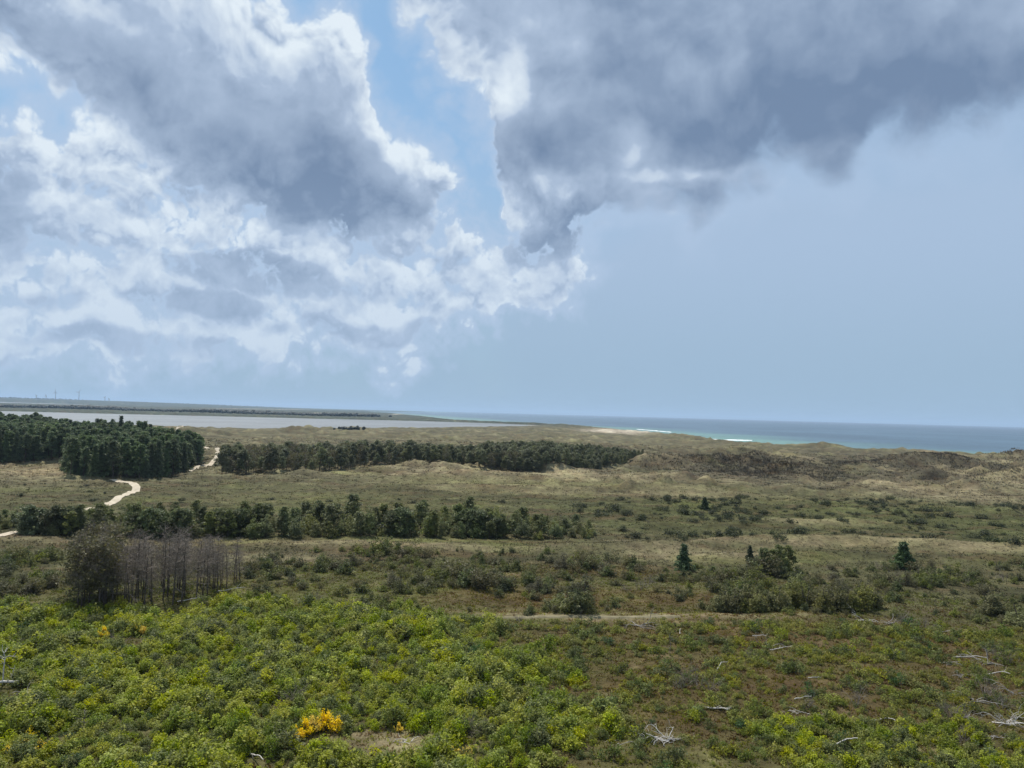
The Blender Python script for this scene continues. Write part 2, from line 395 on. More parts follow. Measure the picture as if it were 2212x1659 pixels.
class MB:
    def __init__(s): s.V = []; s.F = {3: [], 4: []}; s.C = []; s.M = {3: [], 4: []}; s.n = 0
    def add(s, V, F, col, mat=0):
        V = np.asarray(V, float).reshape(-1, 3); F = np.asarray(F, int)
        s.V.append(V); s.F[F.shape[1]].append(F + s.n); s.M[F.shape[1]].append(np.full(len(F), mat))
        c = np.asarray(col, float)
        s.C.append(np.broadcast_to(c, (len(V), 3)) if c.ndim == 1 else c)
        s.n += len(V)
    def tube(s, pts, rad, col, seg=5, mat=0):
        pts = np.asarray(pts, float); n = len(pts)
        t = np.gradient(pts, axis=0); t /= np.linalg.norm(t, axis=1)[:, None] + 1e-9
        ref = np.array([0.3, 0.2, 1.0]) if abs(t[:, 2]).mean() < 0.8 else np.array([1.0, 0.2, 0.1])
        u = np.cross(t, ref); u /= np.linalg.norm(u, axis=1)[:, None] + 1e-9
        v = np.cross(t, u)
        a = np.arange(seg) / seg * 2 * np.pi
        rad = np.broadcast_to(np.asarray(rad, float), (n,))
        ring = pts[:, None] + rad[:, None, None] * (u[:, None] * np.cos(a)[None, :, None] + v[:, None] * np.sin(a)[None, :, None])
        i = np.arange(n - 1)[:, None] * seg; j = np.arange(seg)[None]; k = (j + 1) % seg
        F = np.stack([i + j, i + k, i + seg + k, i + seg + j], -1).reshape(-1, 4)
        s.add(ring.reshape(-1, 3), F, col, mat)
        if seg >= 3:
            s.add(np.vstack([ring[-1], pts[-1:]]), [(q, (q + 1) % seg, seg) for q in range(seg)], col, mat)
            s.add(np.vstack([ring[0], pts[:1]]), [((q + 1) % seg, q, seg) for q in range(seg)], col, mat)
    def mesh(s, name, mats):
        F = [np.concatenate(s.F[k]) for k in (3, 4) if s.F[k]]
        M = [np.concatenate(s.M[k]) for k in (3, 4) if s.F[k]]
        return mesh_from(name, np.concatenate(s.V), F, np.concatenate(s.C), False, mats, np.concatenate(M))
def leaves(mb, cen, nrm_bias, size, col, rng, mat=0, long=1.0):
    """one small diamond leaf per centre"""
    n = len(cen)
    nr = rng.normal(size=(n, 3)) + nrm_bias; nr /= np.linalg.norm(nr, axis=1)[:, None]
    a = rng.normal(size=(n, 3)); a -= (a * nr).sum(1)[:, None] * nr; a /= np.linalg.norm(a, axis=1)[:, None] + 1e-9
    b = np.cross(nr, a)
    sz = (size * rng.uniform(0.6, 1.3, n))[:, None]
    V = np.stack([cen - a * sz * long, cen - b * sz * 0.55 + nr * sz * .15, cen + a * sz * long, cen + b * sz * 0.55 + nr * sz * .15], 1).reshape(-1, 3)
    F = np.arange(4 * n).reshape(-1, 4)
    mb.add(V, F, np.repeat(col, 4, axis=0), mat)
def link(name, me, parent=None, loc=(0, 0, 0), rz=0.0, sc=None):
    o = bpy.data.objects.new(name, me); COL.objects.link(o)
    o.location = loc; o.rotation_euler = (0, 0, rz)
    if sc is not None: o.scale = (sc, sc, sc) if np.isscalar(sc) else sc
    if parent is not None: o.parent = parent
    return o
def tag(o, label=None, cat=None, group=None, kind=None):
    if label: o['label'] = label
    if cat: o['category'] = cat
    if group: o['group'] = group
    if kind: o['kind'] = kind
    return o

# ================================================================ materials
def new_mat(name):
    m_ = bpy.data.materials.new(name); m_.use_nodes = True
    t = m_.node_tree; t.nodes.clear()
    o = t.nodes.new('ShaderNodeOutputMaterial')
    return m_, t, o
def foliage_mat(name, trans=0.30, vary=0.28, rough=0.6, hue=0.03):
    m_, t, o = new_mat(name)
    at_ = node(t, 'ShaderNodeAttribute', attribute_name='col')
    oi = t.nodes.new('ShaderNodeObjectInfo')
    rnd = E(t, oi.outputs['Random'])
    hsv = node(t, 'ShaderNodeHueSaturation', {'Color': E(t, at_.outputs['Color']), 'Hue': rnd * hue + (0.5 - hue / 2),
               'Value': (rnd * 7.31)._m('FRACT') * vary * 2 + (1 - vary), 'Saturation': (rnd * 3.7)._m('FRACT') * 0.3 + 0.85})
    c = E(t, hsv.outputs[0])
    p = node(t, 'ShaderNodeBsdfPrincipled', {'Base Color': c, 'Roughness': rough, 'Specular IOR Level': 0.25})
    if trans > 0:
        tr = node(t, 'ShaderNodeBsdfTranslucent', {'Color': c})
        mx = t.nodes.new('ShaderNodeMixShader'); mx.inputs[0].default_value = trans
        t.links.new(p.outputs[0], mx.inputs[1]); t.links.new(tr.outputs[0], mx.inputs[2])
        t.links.new(mx.outputs[0], o.inputs[0])
    else: t.links.new(p.outputs[0], o.inputs[0])
    return m_
def noise_mat(name, c0, c1, scale, rough=0.85, bump=0.3):
    m_, t, o = new_mat(name)
    tcn = t.nodes.new('ShaderNodeTexCoord')
    n = node(t, 'ShaderNodeTexNoise', {'Vector': E(t, tcn.outputs['Object']), 'Scale': scale, 'Detail': 6.0, 'Roughness': 0.6})
    f = E(t, n.outputs[0])
    p = node(t, 'ShaderNodeBsdfPrincipled', {'Base Color': mixc(t, f.ramp(0.3, 0.7), c0, c1), 'Roughness': rough, 'Specular IOR Level': 0.2})
    b = node(t, 'ShaderNodeBump', {'Height': f, 'Strength': bump, 'Distance': 0.05}); t.links.new(b.outputs[0], p.inputs['Normal'])
    t.links.new(p.outputs[0], o.inputs[0])
    return m_
M_LEAF = foliage_mat('leaf', 0.42, 0.2, 0.6, 0.02)
M_NEEDLE = foliage_mat('needle', 0.35, 0.25)
M_GRASS = foliage_mat('dry_grass', 0.5, 0.0, hue=0.0)
M_FLOWER = foliage_mat('broom_flower', 0.35, 0.1, hue=0.01)
M_BARK = noise_mat('bark', (.055, .043, .034), (.12, .10, .085), 6.0)
M_DEAD = noise_mat('weathered_grey_bark', (.125, .104, .084), (.265, .230, .192), 5.0)
M_SILVER = noise_mat('silver_dead_wood', (.20, .185, .165), (.40, .37, .335), 6.0)
M_BLEACH = noise_mat('bleached_wood', (.36, .335, .30), (.66, .63, .58), 7.0)
M_SANDPATH = noise_mat('sandy_gravel', (.37, .31, .225), (.51, .445, .34), 0.5)
M_TURB = noise_mat('turbine_paint', (.20, .21, .22), (.26, .27, .28), 0.05)

m_, t, o = new_mat('heath_ground')
at_ = node(t, 'ShaderNodeAttribute', attribute_name='col'); gc = E(t, at_.outputs['Color'])
geo = t.nodes.new('ShaderNodeNewGeometry')
mp = node(t, 'ShaderNodeMapping', {0: E(t, geo.outputs['Position'])}); mp.inputs[3].default_value = (1, 1, 1)
n1 = node(t, 'ShaderNodeTexNoise', {'Vector': E(t, mp.outputs[0]), 'Scale': 1.1, 'Detail': 8.0, 'Roughness': 0.68})
n2 = node(t, 'ShaderNodeTexNoise', {'Vector': E(t, mp.outputs[0]), 'Scale': 0.22, 'Detail': 5.0, 'Roughness': 0.6})
f1, f2 = E(t, n1.outputs[0]), E(t, n2.outputs[0])
hs = node(t, 'ShaderNodeHueSaturation', {'Color': gc, 'Value': f1.ramp(0.3, 0.7, 0.62, 1.32, False) * f2.ramp(0.3, 0.7, 0.85, 1.15), 'Hue': f2.ramp(0.3, 0.7, 0.49, 0.515)})
p = node(t, 'ShaderNodeBsdfPrincipled', {'Base Color': E(t, hs.outputs[0]), 'Roughness': 0.95, 'Specular IOR Level': 0.1})
b = node(t, 'ShaderNodeBump', {'Height': f1 + f2, 'Strength': 0.9, 'Distance': 0.5}); t.links.new(b.outputs[0], p.inputs['Normal'])
t.links.new(p.outputs[0], o.inputs[0]); M_GROUND = m_

def water_mat(name, deep, shallow, gloss, wave):
    m_, t, o = new_mat(name)
    at_ = node(t, 'ShaderNodeAttribute', attribute_name='col')
    geo = t.nodes.new('ShaderNodeNewGeometry')
    mp = node(t, 'ShaderNodeMapping', {0: E(t, geo.outputs['Position'])}); mp.inputs[3].default_value = (1, 0.6, 1)
    n1 = node(t, 'ShaderNodeTexNoise', {'Vector': E(t, mp.outputs[0]), 'Scale': wave, 'Detail': 5.0, 'Roughness': 0.6})
    n2 = node(t, 'ShaderNodeTexNoise', {'Vector': E(t, mp.outputs[0]), 'Scale': wave * 0.03, 'Detail': 3.0})
    f = (E(t, n2.outputs[0]).ramp(0.3, 0.7, 0.88, 1.12)) * E(t, n1.outputs[0]).ramp(0.3, 0.7, 0.85, 1.15)
    hs = node(t, 'ShaderNodeHueSaturation', {'Color': E(t, at_.outputs['Color']), 'Value': f})
    d = node(t, 'ShaderNodeBsdfDiffuse', {'Color': E(t, hs.outputs[0])})
    g = node(t, 'ShaderNodeBsdfGlossy', {'Color': (.9, .93, .95, 1), 'Roughness': 0.35})
    b = node(t, 'ShaderNodeBump', {'Height': E(t, n1.outputs[0]), 'Strength': 0.5, 'Distance': 0.6})
    t.links.new(b.outputs[0], g.inputs['Normal'])
    mx = t.nodes.new('ShaderNodeMixShader'); mx.inputs[0].default_value = gloss
    t.links.new(d.outputs[0], mx.inputs[1]); t.links.new(g.outputs[0], mx.inputs[2]); t.links.new(mx.outputs[0], o.inputs[0])
    return m_
M_SEA = water_mat("sea_water", None, None, 0.10, 0.12)
M_LAG = water_mat("lagoon_water", None, None, 0.10, 0.25)

# ================================================================ ground, water, path
az_in = np.arange(-41, 41.01, 0.145)
az_out = np.arange(45, 316, 4.5)
AZS = np.radians(np.concatenate([az_in, az_out])); NA = len(AZS)
rr = [4.0]
while rr[-1] < 15500:
    q = rr[-1]
    rr.append(q * (1.09 if q < 45 else 1.0085 if q < 700 else 1.013))
RS = np.array(rr); NR = len(RS)
gx = np.outer(RS, np.sin(AZS)).ravel(); gy = np.outer(RS, np.cos(AZS)).ravel()
gz = ground(gx, gy)
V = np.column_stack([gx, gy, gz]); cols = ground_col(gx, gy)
V = np.vstack([V, [[0, 0, ground1(0, 0)]]]); cols = np.vstack([cols, cols[:1]])
i = np.arange(NR - 1)[:, None] * NA; j = np.arange(NA)[None]; k = (j + 1) % NA
F = np.stack([i + j, i + NA + j, i + NA + k, i + k], -1).reshape(-1, 4)[:, ::-1]
F3 = np.stack([np.full(NA, NR * NA), np.arange(NA), (np.arange(NA) + 1) % NA], -1)[:, ::-1]
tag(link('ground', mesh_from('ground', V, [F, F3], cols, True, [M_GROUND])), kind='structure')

def disc_sheet(name, z, poly, mat, colf):
    """water: a polar sheet, or a filled outline"""
    if poly is None:
        rs = np.concatenate([[100, 300], np.geomspace(450, 9000, 120), [12000, 20000, 35000, 60000]]); na = 300
        a = np.concatenate([np.radians(np.arange(-45, 45, 0.5)), np.radians(np.linspace(45, 315, 60, endpoint=False))]); na = len(a)
        x = np.outer(rs, np.sin(a)).ravel(); y = np.outer(rs, np.cos(a)).ravel()
        i = np.arange(len(rs) - 1)[:, None] * na; j = np.arange(na)[None]; k = (j + 1) % na
        F = [np.stack([i + j, i + k, i + na + k, i + na + j], -1).reshape(-1, 4)]
    else:
        p = np.array(poly); cx, cy = p.mean(0)
        x, y = (p[:, 0] - cx) * 1.0 + cx, p[:, 1]
        F = [np.arange(len(p))[None]]
    me = mesh_from(name, np.column_stack([x, y, np.full(len(x), z)]), F, colf(x, y), False, [mat])
    me.flip_normals() if me.polygons[0].normal.z < 0 else None
    return tag(link(name, me), kind='structure')
def sea_col(x, y):
    s = -sdist(x, y, SEA)
    r = np.hypot(x, y)
    t = sstep(60, 420, s + 130 * fbm(x / 300, y / 300, 2))[:, None]; t2 = sstep(800, 6000, s)[:, None]
    c = np.array((.110, .200, .185)) * (1 - t) + np.array((.072, .118, .165)) * t
    return c * (1 - t2) + np.array((.078, .112, .160)) * t2
disc_sheet('sea', SEA_Z, None, M_SEA, sea_col)
lg = np.array(LAGOON); lc = lg.mean(0)
def grow(poly, d):
    p = np.array(poly); q = []
    for a in range(len(p)):
        e = p[(a + 1) % len(p)] - p[a - 1]; n_ = np.array([e[1], -e[0]]); n_ /= np.linalg.norm(n_)
        w = p[a] + n_ * d
        if inside(np.array([w[0]]), np.array([w[1]]), poly)[0]: w = p[a] - n_ * d
        q.append(tuple(w))
    return q
disc_sheet('lagoon', LAG_Z, grow(LAGOON, 30), M_LAG, lambda x, y: np.tile((.150, .163, .172), (len(x), 1)))
disc_sheet('lagoon', LAG_Z, grow(LAGOON2, 30), M_LAG, lambda x, y: np.tile((.22, .24, .255), (len(x), 1)))

def ribbon(name, pts, width, mat, lift=0.05, z0=0.0):
    q = np.array([at(a, b_, z0) for a, b_ in pts])
    # resample smoothly
    t = np.concatenate([[0], np.cumsum(np.linalg.norm(np.diff(q, axis=0), axis=1))])
    tt = np.arange(0, t[-1], 1.0)
    x = np.interp(tt, t, q[:, 0]); y = np.interp(tt, t, q[:, 1])
    kern = np.hanning(19); kern /= kern.sum()
    pad = lambda a: np.convolve(np.pad(a, 9, mode='edge'), kern, 'valid')
    x, y = pad(x), pad(y)
    dx, dy = np.gradient(x), np.gradient(y); l = np.hypot(dx, dy) + 1e-9
    w = width * (1 + 0.25 * fbm(tt / 7, tt * 0 + 2.5, 2))
    offs = np.linspace(-0.5, 0.5, 6)
    X = x[:, None] - dy[:, None] / l[:, None] * offs * w[:, None]; Y = y[:, None] + dx[:, None] / l[:, None] * offs * w[:, None]
    Z = ground(X.ravel(), Y.ravel()) + lift + 0.12 * np.tile(1 - (2 * offs) ** 2, len(x))
    i = np.arange(len(x) - 1)[:, None] * 6; j = np.arange(5)[None]
    F = np.stack([i + j, i + j + 1, i + 7 + j, i + 6 + j], -1).reshape(-1, 4)
    me = mesh_from(name, np.column_stack([X.ravel(), Y.ravel(), Z]), [F], None, True, [mat])
    tag(link(name, me), kind='structure')
    return np.column_stack([x, y])
PATH = ribbon('path', [(-400, 1260), (-150, 1200), (0, 1160), (38, 1147), (110, 1133), (150, 1118), (185, 1103), (235, 1086), (275, 1069), (297, 1055), (286, 1045), (262, 1041), (235, 1036)], 2.2, M_SANDPATH, 0.10)
PATH2 = ribbon('path', [(405, 1021), (428, 1015), (462, 1000), (471, 988), (461, 977), (420, 968), (380, 960), (355, 952), (367, 944), (400, 938)], 2.2, M_SANDPATH, 0.10)
PATHS = [tuple(q) for q in PATH[::6]], [tuple(q) for q in PATH2[::6]]
TRACK = ribbon('track', [(960, 1337), (1150, 1336), (1300, 1335), (1400, 1334), (1500, 1331)], 0.8, noise_mat('dry_track', (.13, .115, .065), (.25, .215, .13), 0.7), 0.0)

# ================================================================ where dead wood lies (pixels on level ground), kept clear of bushes
M_PALEW = noise_mat('pale_weathered_wood', (.30, .28, .25), (.52, .49, .45), 6.0)
L_ = [(1548, 1542, 2.2, -.55, .075, 'pale bleached trunk lying straight on the heath below the bare grey shrub', 1, .1, .25, 3),
      (1905, 1566, 2.2, -.35, .06, 'bleached branch with a sharp bend beside the green bush patch', 2, .5, .3, 0),
      (1815, 1624, 2.6, -.22, .07, 'white straight trunk lying across the green bush patch', 3, .05, .75, 0),
      (550, 1640, 3.2, -.9, .06, 'slender bleached trunk leaning out of the green thicket near the broom', 4, .1, .5, 1),
      (1030, 1490, 1.2, .3, .05, 'short pale branch half hidden at the edge of the willow thicket', 5, .1, .2, 1),
      (1735, 1520, 1.8, .15, .05, 'thin straight grey-white branch on the brown heath beside a dark hollow', 6, .08, .15, 1),
      (1760, 1476, 1.3, -.1, .045, 'thin pale stick lying level on the rust-brown heath', 7, .05, .1, 0),
      (2095, 1432, 3.2, -.5, .07, 'long curved bleached branch above the tangle of dead wood', 8, .5, .35, 3),
      (2150, 1470, 2.6, -.6, .065, 'crooked bleached branch in the middle of the tangle of dead wood', 9, .7, .5, 3),
      (2185, 1575, 3.0, -.95, .07, 'long white limb sloping out of the dead wood heap by the heath edge', 10, .2, .6, 2),
      (1690, 1408, 3.0, .2, .06, 'pale bleached log on the rusty heath beside a brush heap', 11, .3, .2, 2),
      (1640, 1380, 1.6, -.5, .05, 'short twisted white branch on the open rusty heath', 12, .3, .2, 2),
      (1470, 1366, 1.0, 1.2, .05, 'small upright pale stump branch by the dead treetop', 13, .1, .3, 0),
      (2045, 1368, 1.2, 0, .06, 'stubby pale log near the brush heap on the heath edge', 14, .05, .1, 0),
      (410, 1305, 3.0, .5, .07, 'whitish fallen stem under the grey dead trees', 15, .1, .2, 1),
      (500, 1280, 3.6, .5, .07, 'long fallen stem at the thin end of the dead stand', 16, .1, .2, 1),
      (455, 1310, 3.2, -.05, .06, 'fallen stem lying level below the thin end of the dead stand', 17, .1, .1, 1),
      (145, 1143, 7.0, .15, .10, 'pale fallen bough at the foot of the row trees by the path', 18, .6, .5, 1),
      (1560, 1455, 1.8, .55, .05, 'arched pale branch sticking up from yellow-green bushes', 19, .5, .5, 0)]
PILES = [(1438, 1612, 14, 1.9, .05, 'bleached white heap of curved boughs on the open heath', 31, M_BLEACH, .9),
          (1385, 1350, 8, 3.2, .05, 'grey fallen treetop lying on the rusty heath below the track', 32, M_SILVER, .6),
          (1920, 1352, 9, 2.6, .05, 'long heap of grey brushwood at the heath edge behind the rust-brown ground', 33, M_SILVER, .5),
          (1870, 1345, 6, 2.2, .05, 'pale brushwood heap with upright white stubs at the heath edge', 34, M_BLEACH, .7),
          (2175, 1565, 9, 2.0, .05, 'whitish tangle of dead boughs with long limb sloping from it', 35, M_BLEACH, .9),
          (2110, 1520, 8, 2.0, .045, 'grey tangle of twigs and boughs on the heath', 36, M_SILVER, .5),
          (2130, 1440, 8, 2.4, .045, 'grey brushwood heap behind the crooked bleached branches', 37, M_SILVER, .5),
          (1660, 1400, 7, 2.2, .04, 'low grey brush heap on rust-brown heath', 38, M_SILVER, .4),
          (1735, 1548, 7, 1.6, .04, 'grey-white scatter of dead twigs above the green bush patch', 39, M_BLEACH, .35),
          (1330, 1620, 6, 1.3, .035, 'grey scatter of dead twigs beside the bleached bough heap', 40, M_SILVER, .4),
          (880, 1612, 6, 1.1, .035, 'pale dead twigs in the dry grass patch by the broom', 41, M_BLEACH, .4),
          (2070, 1470, 7, 1.7, .035, 'small grey twig heap between heath bushes below the brushwood', 43, M_SILVER, .5),
          (2195, 1500, 8, 2.0, .04, 'grey bough tangle at the far edge of the dead wood', 44, M_SILVER, .5),
          (2085, 1555, 8, 1.6, .035, 'grey-white twig litter beside the round green bush', 45, M_PALEW, .4),
          (2140, 1590, 7, 1.7, .04, 'low grey litter of boughs below the whitish tangle', 46, M_SILVER, .35),
          (2050, 1440, 6, 1.8, .04, 'thin pale branches lying next to the long curved bleached branch', 47, M_PALEW, .35),
          (60, 1500, 6, 1.4, .04, 'grey dead twigs below the plank-like log and snag', 42, M_SILVER, .4)]
KEEPOUT = [(at(a[0], a[1] + 6), 1.0 if a[0] > 1250 or a[1] < 1330 else 1.3) for a in L_] + [(at(a[0], a[1] + 8), a[3] * .62) for a in PILES] + [(at(*p), r_) for p, r_ in [((222, 1382), 1.0), ((303, 1380), 1.3), ((690, 1594), 1.7), ((12, 1500), 2.2)]]

# ================================================================ plants: prototypes
def shrub_mesh(name, seed, w, h, nc, nl, leaf, base, tip, spread=0.2, mat=None, stems=True, upright=0.0):
    """leafy bush: clumps of small leaves over a low dome, with gaps, on a few stems"""
    rng = np.random.default_rng(seed); mb = MB()
    base, tip = np.array(base), np.array(tip)
    lobes = rng.integers(3, 6); la = rng.uniform(0, 6.28, lobes); lr = rng.uniform(0.1, 0.55, lobes) * w; lh = rng.uniform(0.55, 1.0, lobes) * h
    for c in range(nc):
        k = rng.integers(lobes)
        a, q = rng.uniform(0, 6.28), math.sqrt(rng.uniform(0, 1))
        rad = w * 0.5 * rng.uniform(0.7, 1.15)
        x = math.cos(la[k]) * lr[k] * 0.7 + math.cos(a) * q * rad * 0.62; y = math.sin(la[k]) * lr[k] * 0.7 + math.sin(a) * q * rad * 0.62
        z = lh[k] * (1 - 0.75 * q * q) * rng.uniform(0.35, 1.02)
        cr = spread * w * rng.uniform(0.6, 1.2)
        d = rng.normal(size=(nl, 3)); d /= np.linalg.norm(d, axis=1)[:, None]
        d *= (rng.uniform(0.25, 1, nl) ** 0.5)[:, None] * cr; d[:, 2] *= 0.75 + upright
        cen = np.array([x, y, z]) + d; cen[:, 2] = np.maximum(cen[:, 2], 0.03)
        f = np.clip(rng.normal(0.45, 0.22) + rng.normal(0, 0.18, nl), 0, 1)[:, None]
        col = (base * (1 - f) + tip * f) * rng.uniform(0.85, 1.15)
        leaves(mb, cen, np.array([0, 0, 1.3]) + d / cr * 0.9, leaf, col, rng, 0, 1.0 + upright)
        if stems and c % 3 == 0:
            mb.tube([(x * 0.15, y * 0.15, -0.05), (x * 0.6, y * 0.6, z * 0.55), (x, y, z)], [0.02 * h + .005, 0.014 * h + .004, 0.008 * h], (.07, .055, .045), 3, 1)
    return mb.mesh(name, [mat or M_LEAF, M_BARK])

def twigs(mb, rng, p, d, L, r, depth, col, mat=0, spread=0.6, nb=(3, 5), gnarl=0.18, seg=4, droop=0.0):
    """a limb that tapers, bends and forks"""
    n = 4; pts = [np.array(p, float)]; dd = np.array(d, float)
    for i in range(n):
        dd = dd + rng.normal(0, gnarl, 3) + np.array([0, 0, -droop]); dd /= np.linalg.norm(dd)
        pts.append(pts[-1] + dd * L / n)
    mb.tube(pts, np.linspace(r, r * 0.45, n + 1), col * rng.uniform(0.8, 1.15), seg, mat)
    if depth > 0:
        for k in range(rng.integers(*nb)):
            i = rng.integers(1, n + 1)
            v = dd + rng.normal(0, spread, 3); v /= np.linalg.norm(v)
            twigs(mb, rng, pts[i], v, L * rng.uniform(0.45, 0.72), r * 0.5, depth - 1, col, mat, spread, nb, gnarl, 3, droop)

def bare_shrub_mesh(name, seed, w, h, col=(.20, .18, .17), mat=None):
    rng = np.random.default_rng(seed); mb = MB()
    for k in range(9):
        a = rng.uniform(0, 6.28); t = rng.uniform(0.2, 0.9)
        twigs(mb, rng, (0.1 * w * math.cos(a), 0.1 * w * math.sin(a), -0.05), (math.cos(a) * t, math.sin(a) * t, 1), h * rng.uniform(0.6, 1.0) / max(.6, 1 - .3 * t), 0.022, 2, np.array(col), 0, 0.55, (3, 6))
    return mb.mesh(name, [mat or M_DEAD])

def pine_meshes(seed, H, crown_from, W, ncl, nn, base, tip, needle=0.30, flat=0.55, trunks=1, lean=0.03):
    """tall pine: bare lower trunk with dead snags, limbs, and pads of needles"""
    rng = np.random.default_rng(seed); tr = MB(); cr = MB()
    base, tip = np.array(base), np.array(tip)
    lx, ly = rng.normal(0, lean, 2) * H
    tops = []
    for q in range(trunks):
        ox, oy = (0, 0) if q == 0 else rng.normal(0, 0.4, 2)
        z = np.linspace(0, 1, 6)
        pts = np.column_stack([ox + lx * z ** 2 + rng.normal(0, 0.02 * H, 6) * z, oy + ly * z ** 2 + rng.normal(0, 0.02 * H, 6) * z, z * H * 0.97 - 0.3])
        tr.tube(pts, np.linspace(0.016 * H, 0.004 * H, 6), (.09, .075, .06), 6); tops.append(pts)
    for c in range(ncl):
        f = rng.uniform(0, 1) ** 0.8
        z = H * (crown_from + (1 - crown_from) * f)
        prof = (1 - f) ** 0.6 * (0.55 + 0.45 * min(1, f / 0.25)) + 0.10
        a = rng.uniform(0, 6.28); rad = W * 0.5 * prof * math.sqrt(rng.uniform(0.1, 1)) * (1.05 + 0.35 * math.sin(3 * a + seed) + 0.25 * math.sin(f * 17 + seed))
        tp = tops[rng.integers(len(tops))]; zz = np.interp(z, tp[:, 2], np.arange(6)); i0 = min(int(zz), 4)
        ax = tp[i0] * (1 - zz + i0) + tp[i0 + 1] * (zz - i0)
        cen0 = np.array([ax[0] + math.cos(a) * rad, ax[1] + math.sin(a) * rad, z])
        if c % 2 == 0 and rad > 0.3:
            tr.tube([np.array([ax[0], ax[1], z - rad * 0.35]), (np.array([ax[0], ax[1], z]) + cen0) / 2 - (0, 0, .1), cen0], [0.005 * H, 0.004 * H, 0.002 * H], (.08, .07, .06), 3)
        R_ = W * 0.14 * rng.uniform(0.5, 1.5)
        d = rng.normal(size=(nn, 3)); d /= np.linalg.norm(d, axis=1)[:, None]; d *= (rng.uniform(0.2, 1, nn) ** 0.5)[:, None] * R_; d[:, 2] *= flat
        fcol = np.clip(rng.normal(0.45, 0.25) + rng.normal(0, 0.18, nn), 0, 1)[:, None]
        leaves(cr, cen0 + d, np.array([0, 0, 1.0]) + d / R_ * 0.7, needle, base * (1 - fcol) + tip * fcol, rng, 0, 1.15)
    for k in range(5):      # dead snags below the crown
        z = H * crown_from * rng.uniform(0.4, 1.0); a = rng.uniform(0, 6.28); L = rng.uniform(0.05, 0.12) * H
        tr.tube([(0, 0, z), (math.cos(a) * L, math.sin(a) * L, z + 0.1 * L)], [0.004 * H, 0.002 * H], (.12, .11, .10), 3)
    return tr.mesh('pine_trunk', [M_BARK]), cr.mesh('pine_crown', [M_NEEDLE])

def spruce_meshes(seed, H, W, base, tip):
    """young spruce: drooping whorls of branches in a ragged cone"""
    rng = np.random.default_rng(seed); tr = MB(); cr = MB()
    base, tip = np.array(base), np.array(tip)
    tr.tube([(0, 0, -0.2), (0, 0, H * 0.5), (0, 0, H)], [0.022 * H, 0.014 * H, 0.004 * H], (.08, .06, .05), 6)
    nw = 13 if H < 8 else 24
    for i in range(nw):
        f = (i + (0 if H < 8 else rng.uniform(-.6, .6))) / (nw - 1); f = min(max(f, 0), 1); z = H * (0.06 + 0.92 * f); L0 = W * 0.5 * (1 - f) ** 1.05 + 0.03 * W
        for b_ in range(6 if f < 0.7 else 4):
            a = rng.uniform(0, 6.28); L = L0 * rng.uniform(0.5, 1.35)
            s = np.linspace(0.12, 1, 9)[:, None]
            ax = np.array([[math.cos(a), math.sin(a), 0]]) * s * L + np.array([[0, 0, z]]) + np.array([[0, 0, 1]]) * (0.28 * L * s - 0.42 * L * s ** 2)
            tr.tube(ax[[0, 4, 8]], [0.006 * H, 0.004 * H, 0.001 * H], (.07, .055, .045), 3)
            n = 46 if H < 8 else 30
            k = rng.integers(0, 9, n); cen = ax[k] + rng.normal(0, 1, (n, 3)) * np.array([0.07, 0.07, 0.045]) * W * (1.15 - s[k] * 0.7)
            fc = np.clip(0.15 + 0.7 * s[k] + rng.normal(0, 0.2, (n, 1)), 0, 1)
            leaves(cr, cen, np.array([0, 0, 0.6]), 0.045 * W + 0.03, base * (1 - fc) + tip * fc, rng, 0, 1.2)
    return tr.mesh('spruce_trunk', [M_BARK]), cr.mesh('spruce_crown', [M_NEEDLE])

def dead_tree_meshes(seed, H, needles=False):
    """dead pine: dark bare trunk, grey twiggy head"""
    rng = np.random.default_rng(seed); tr = MB(); cr = MB(); c = np.array((.2, .185, .18))
    z = np.linspace(0, 1, 7); lx, ly = rng.normal(0, 0.05, 2) * H
    pts = np.column_stack([lx * z ** 2 + rng.normal(0, .08, 7) * z, ly * z ** 2 + rng.normal(0, .08, 7) * z, z * H - 0.25])
    tr.tube(pts, np.linspace(0.014 * H, 0.003 * H, 7), c, 6)
    for k in range(34):
        f = rng.uniform(0.30, 1.0); i0 = min(int(f * 6), 5); p = pts[i0] + (pts[i0 + 1] - pts[i0]) * (f * 6 - i0)
        a = rng.uniform(0, 6.28); up = rng.uniform(0.05, 0.8)
        twigs(cr, rng, p, (math.cos(a), math.sin(a), up), H * 0.24 * (1.15 - 0.6 * f) * rng.uniform(0.6, 1.2), 0.0042 * H, 2, c, 0, 0.6, (3, 6), 0.22, 3)
        if needles and rng.uniform() < 0.75:
            n = 40; d = rng.normal(0, 1, (n, 3)) * np.array([0.6, 0.6, 0.35])
            fc = rng.uniform(0, 1, (n, 1))
            leaves(cr, p + np.array([math.cos(a), math.sin(a), 0.3 * up]) * H * 0.14 + d, np.array([0, 0, .6]), 0.17, np.array((.085, .080, .036)) * (1 - fc) + np.array((.165, .155, .07)) * fc, rng, 1, 1.2)
    return tr.mesh('dead_trunk', [M_BARK]), cr.mesh('dead_branches', [M_DEAD, M_NEEDLE])

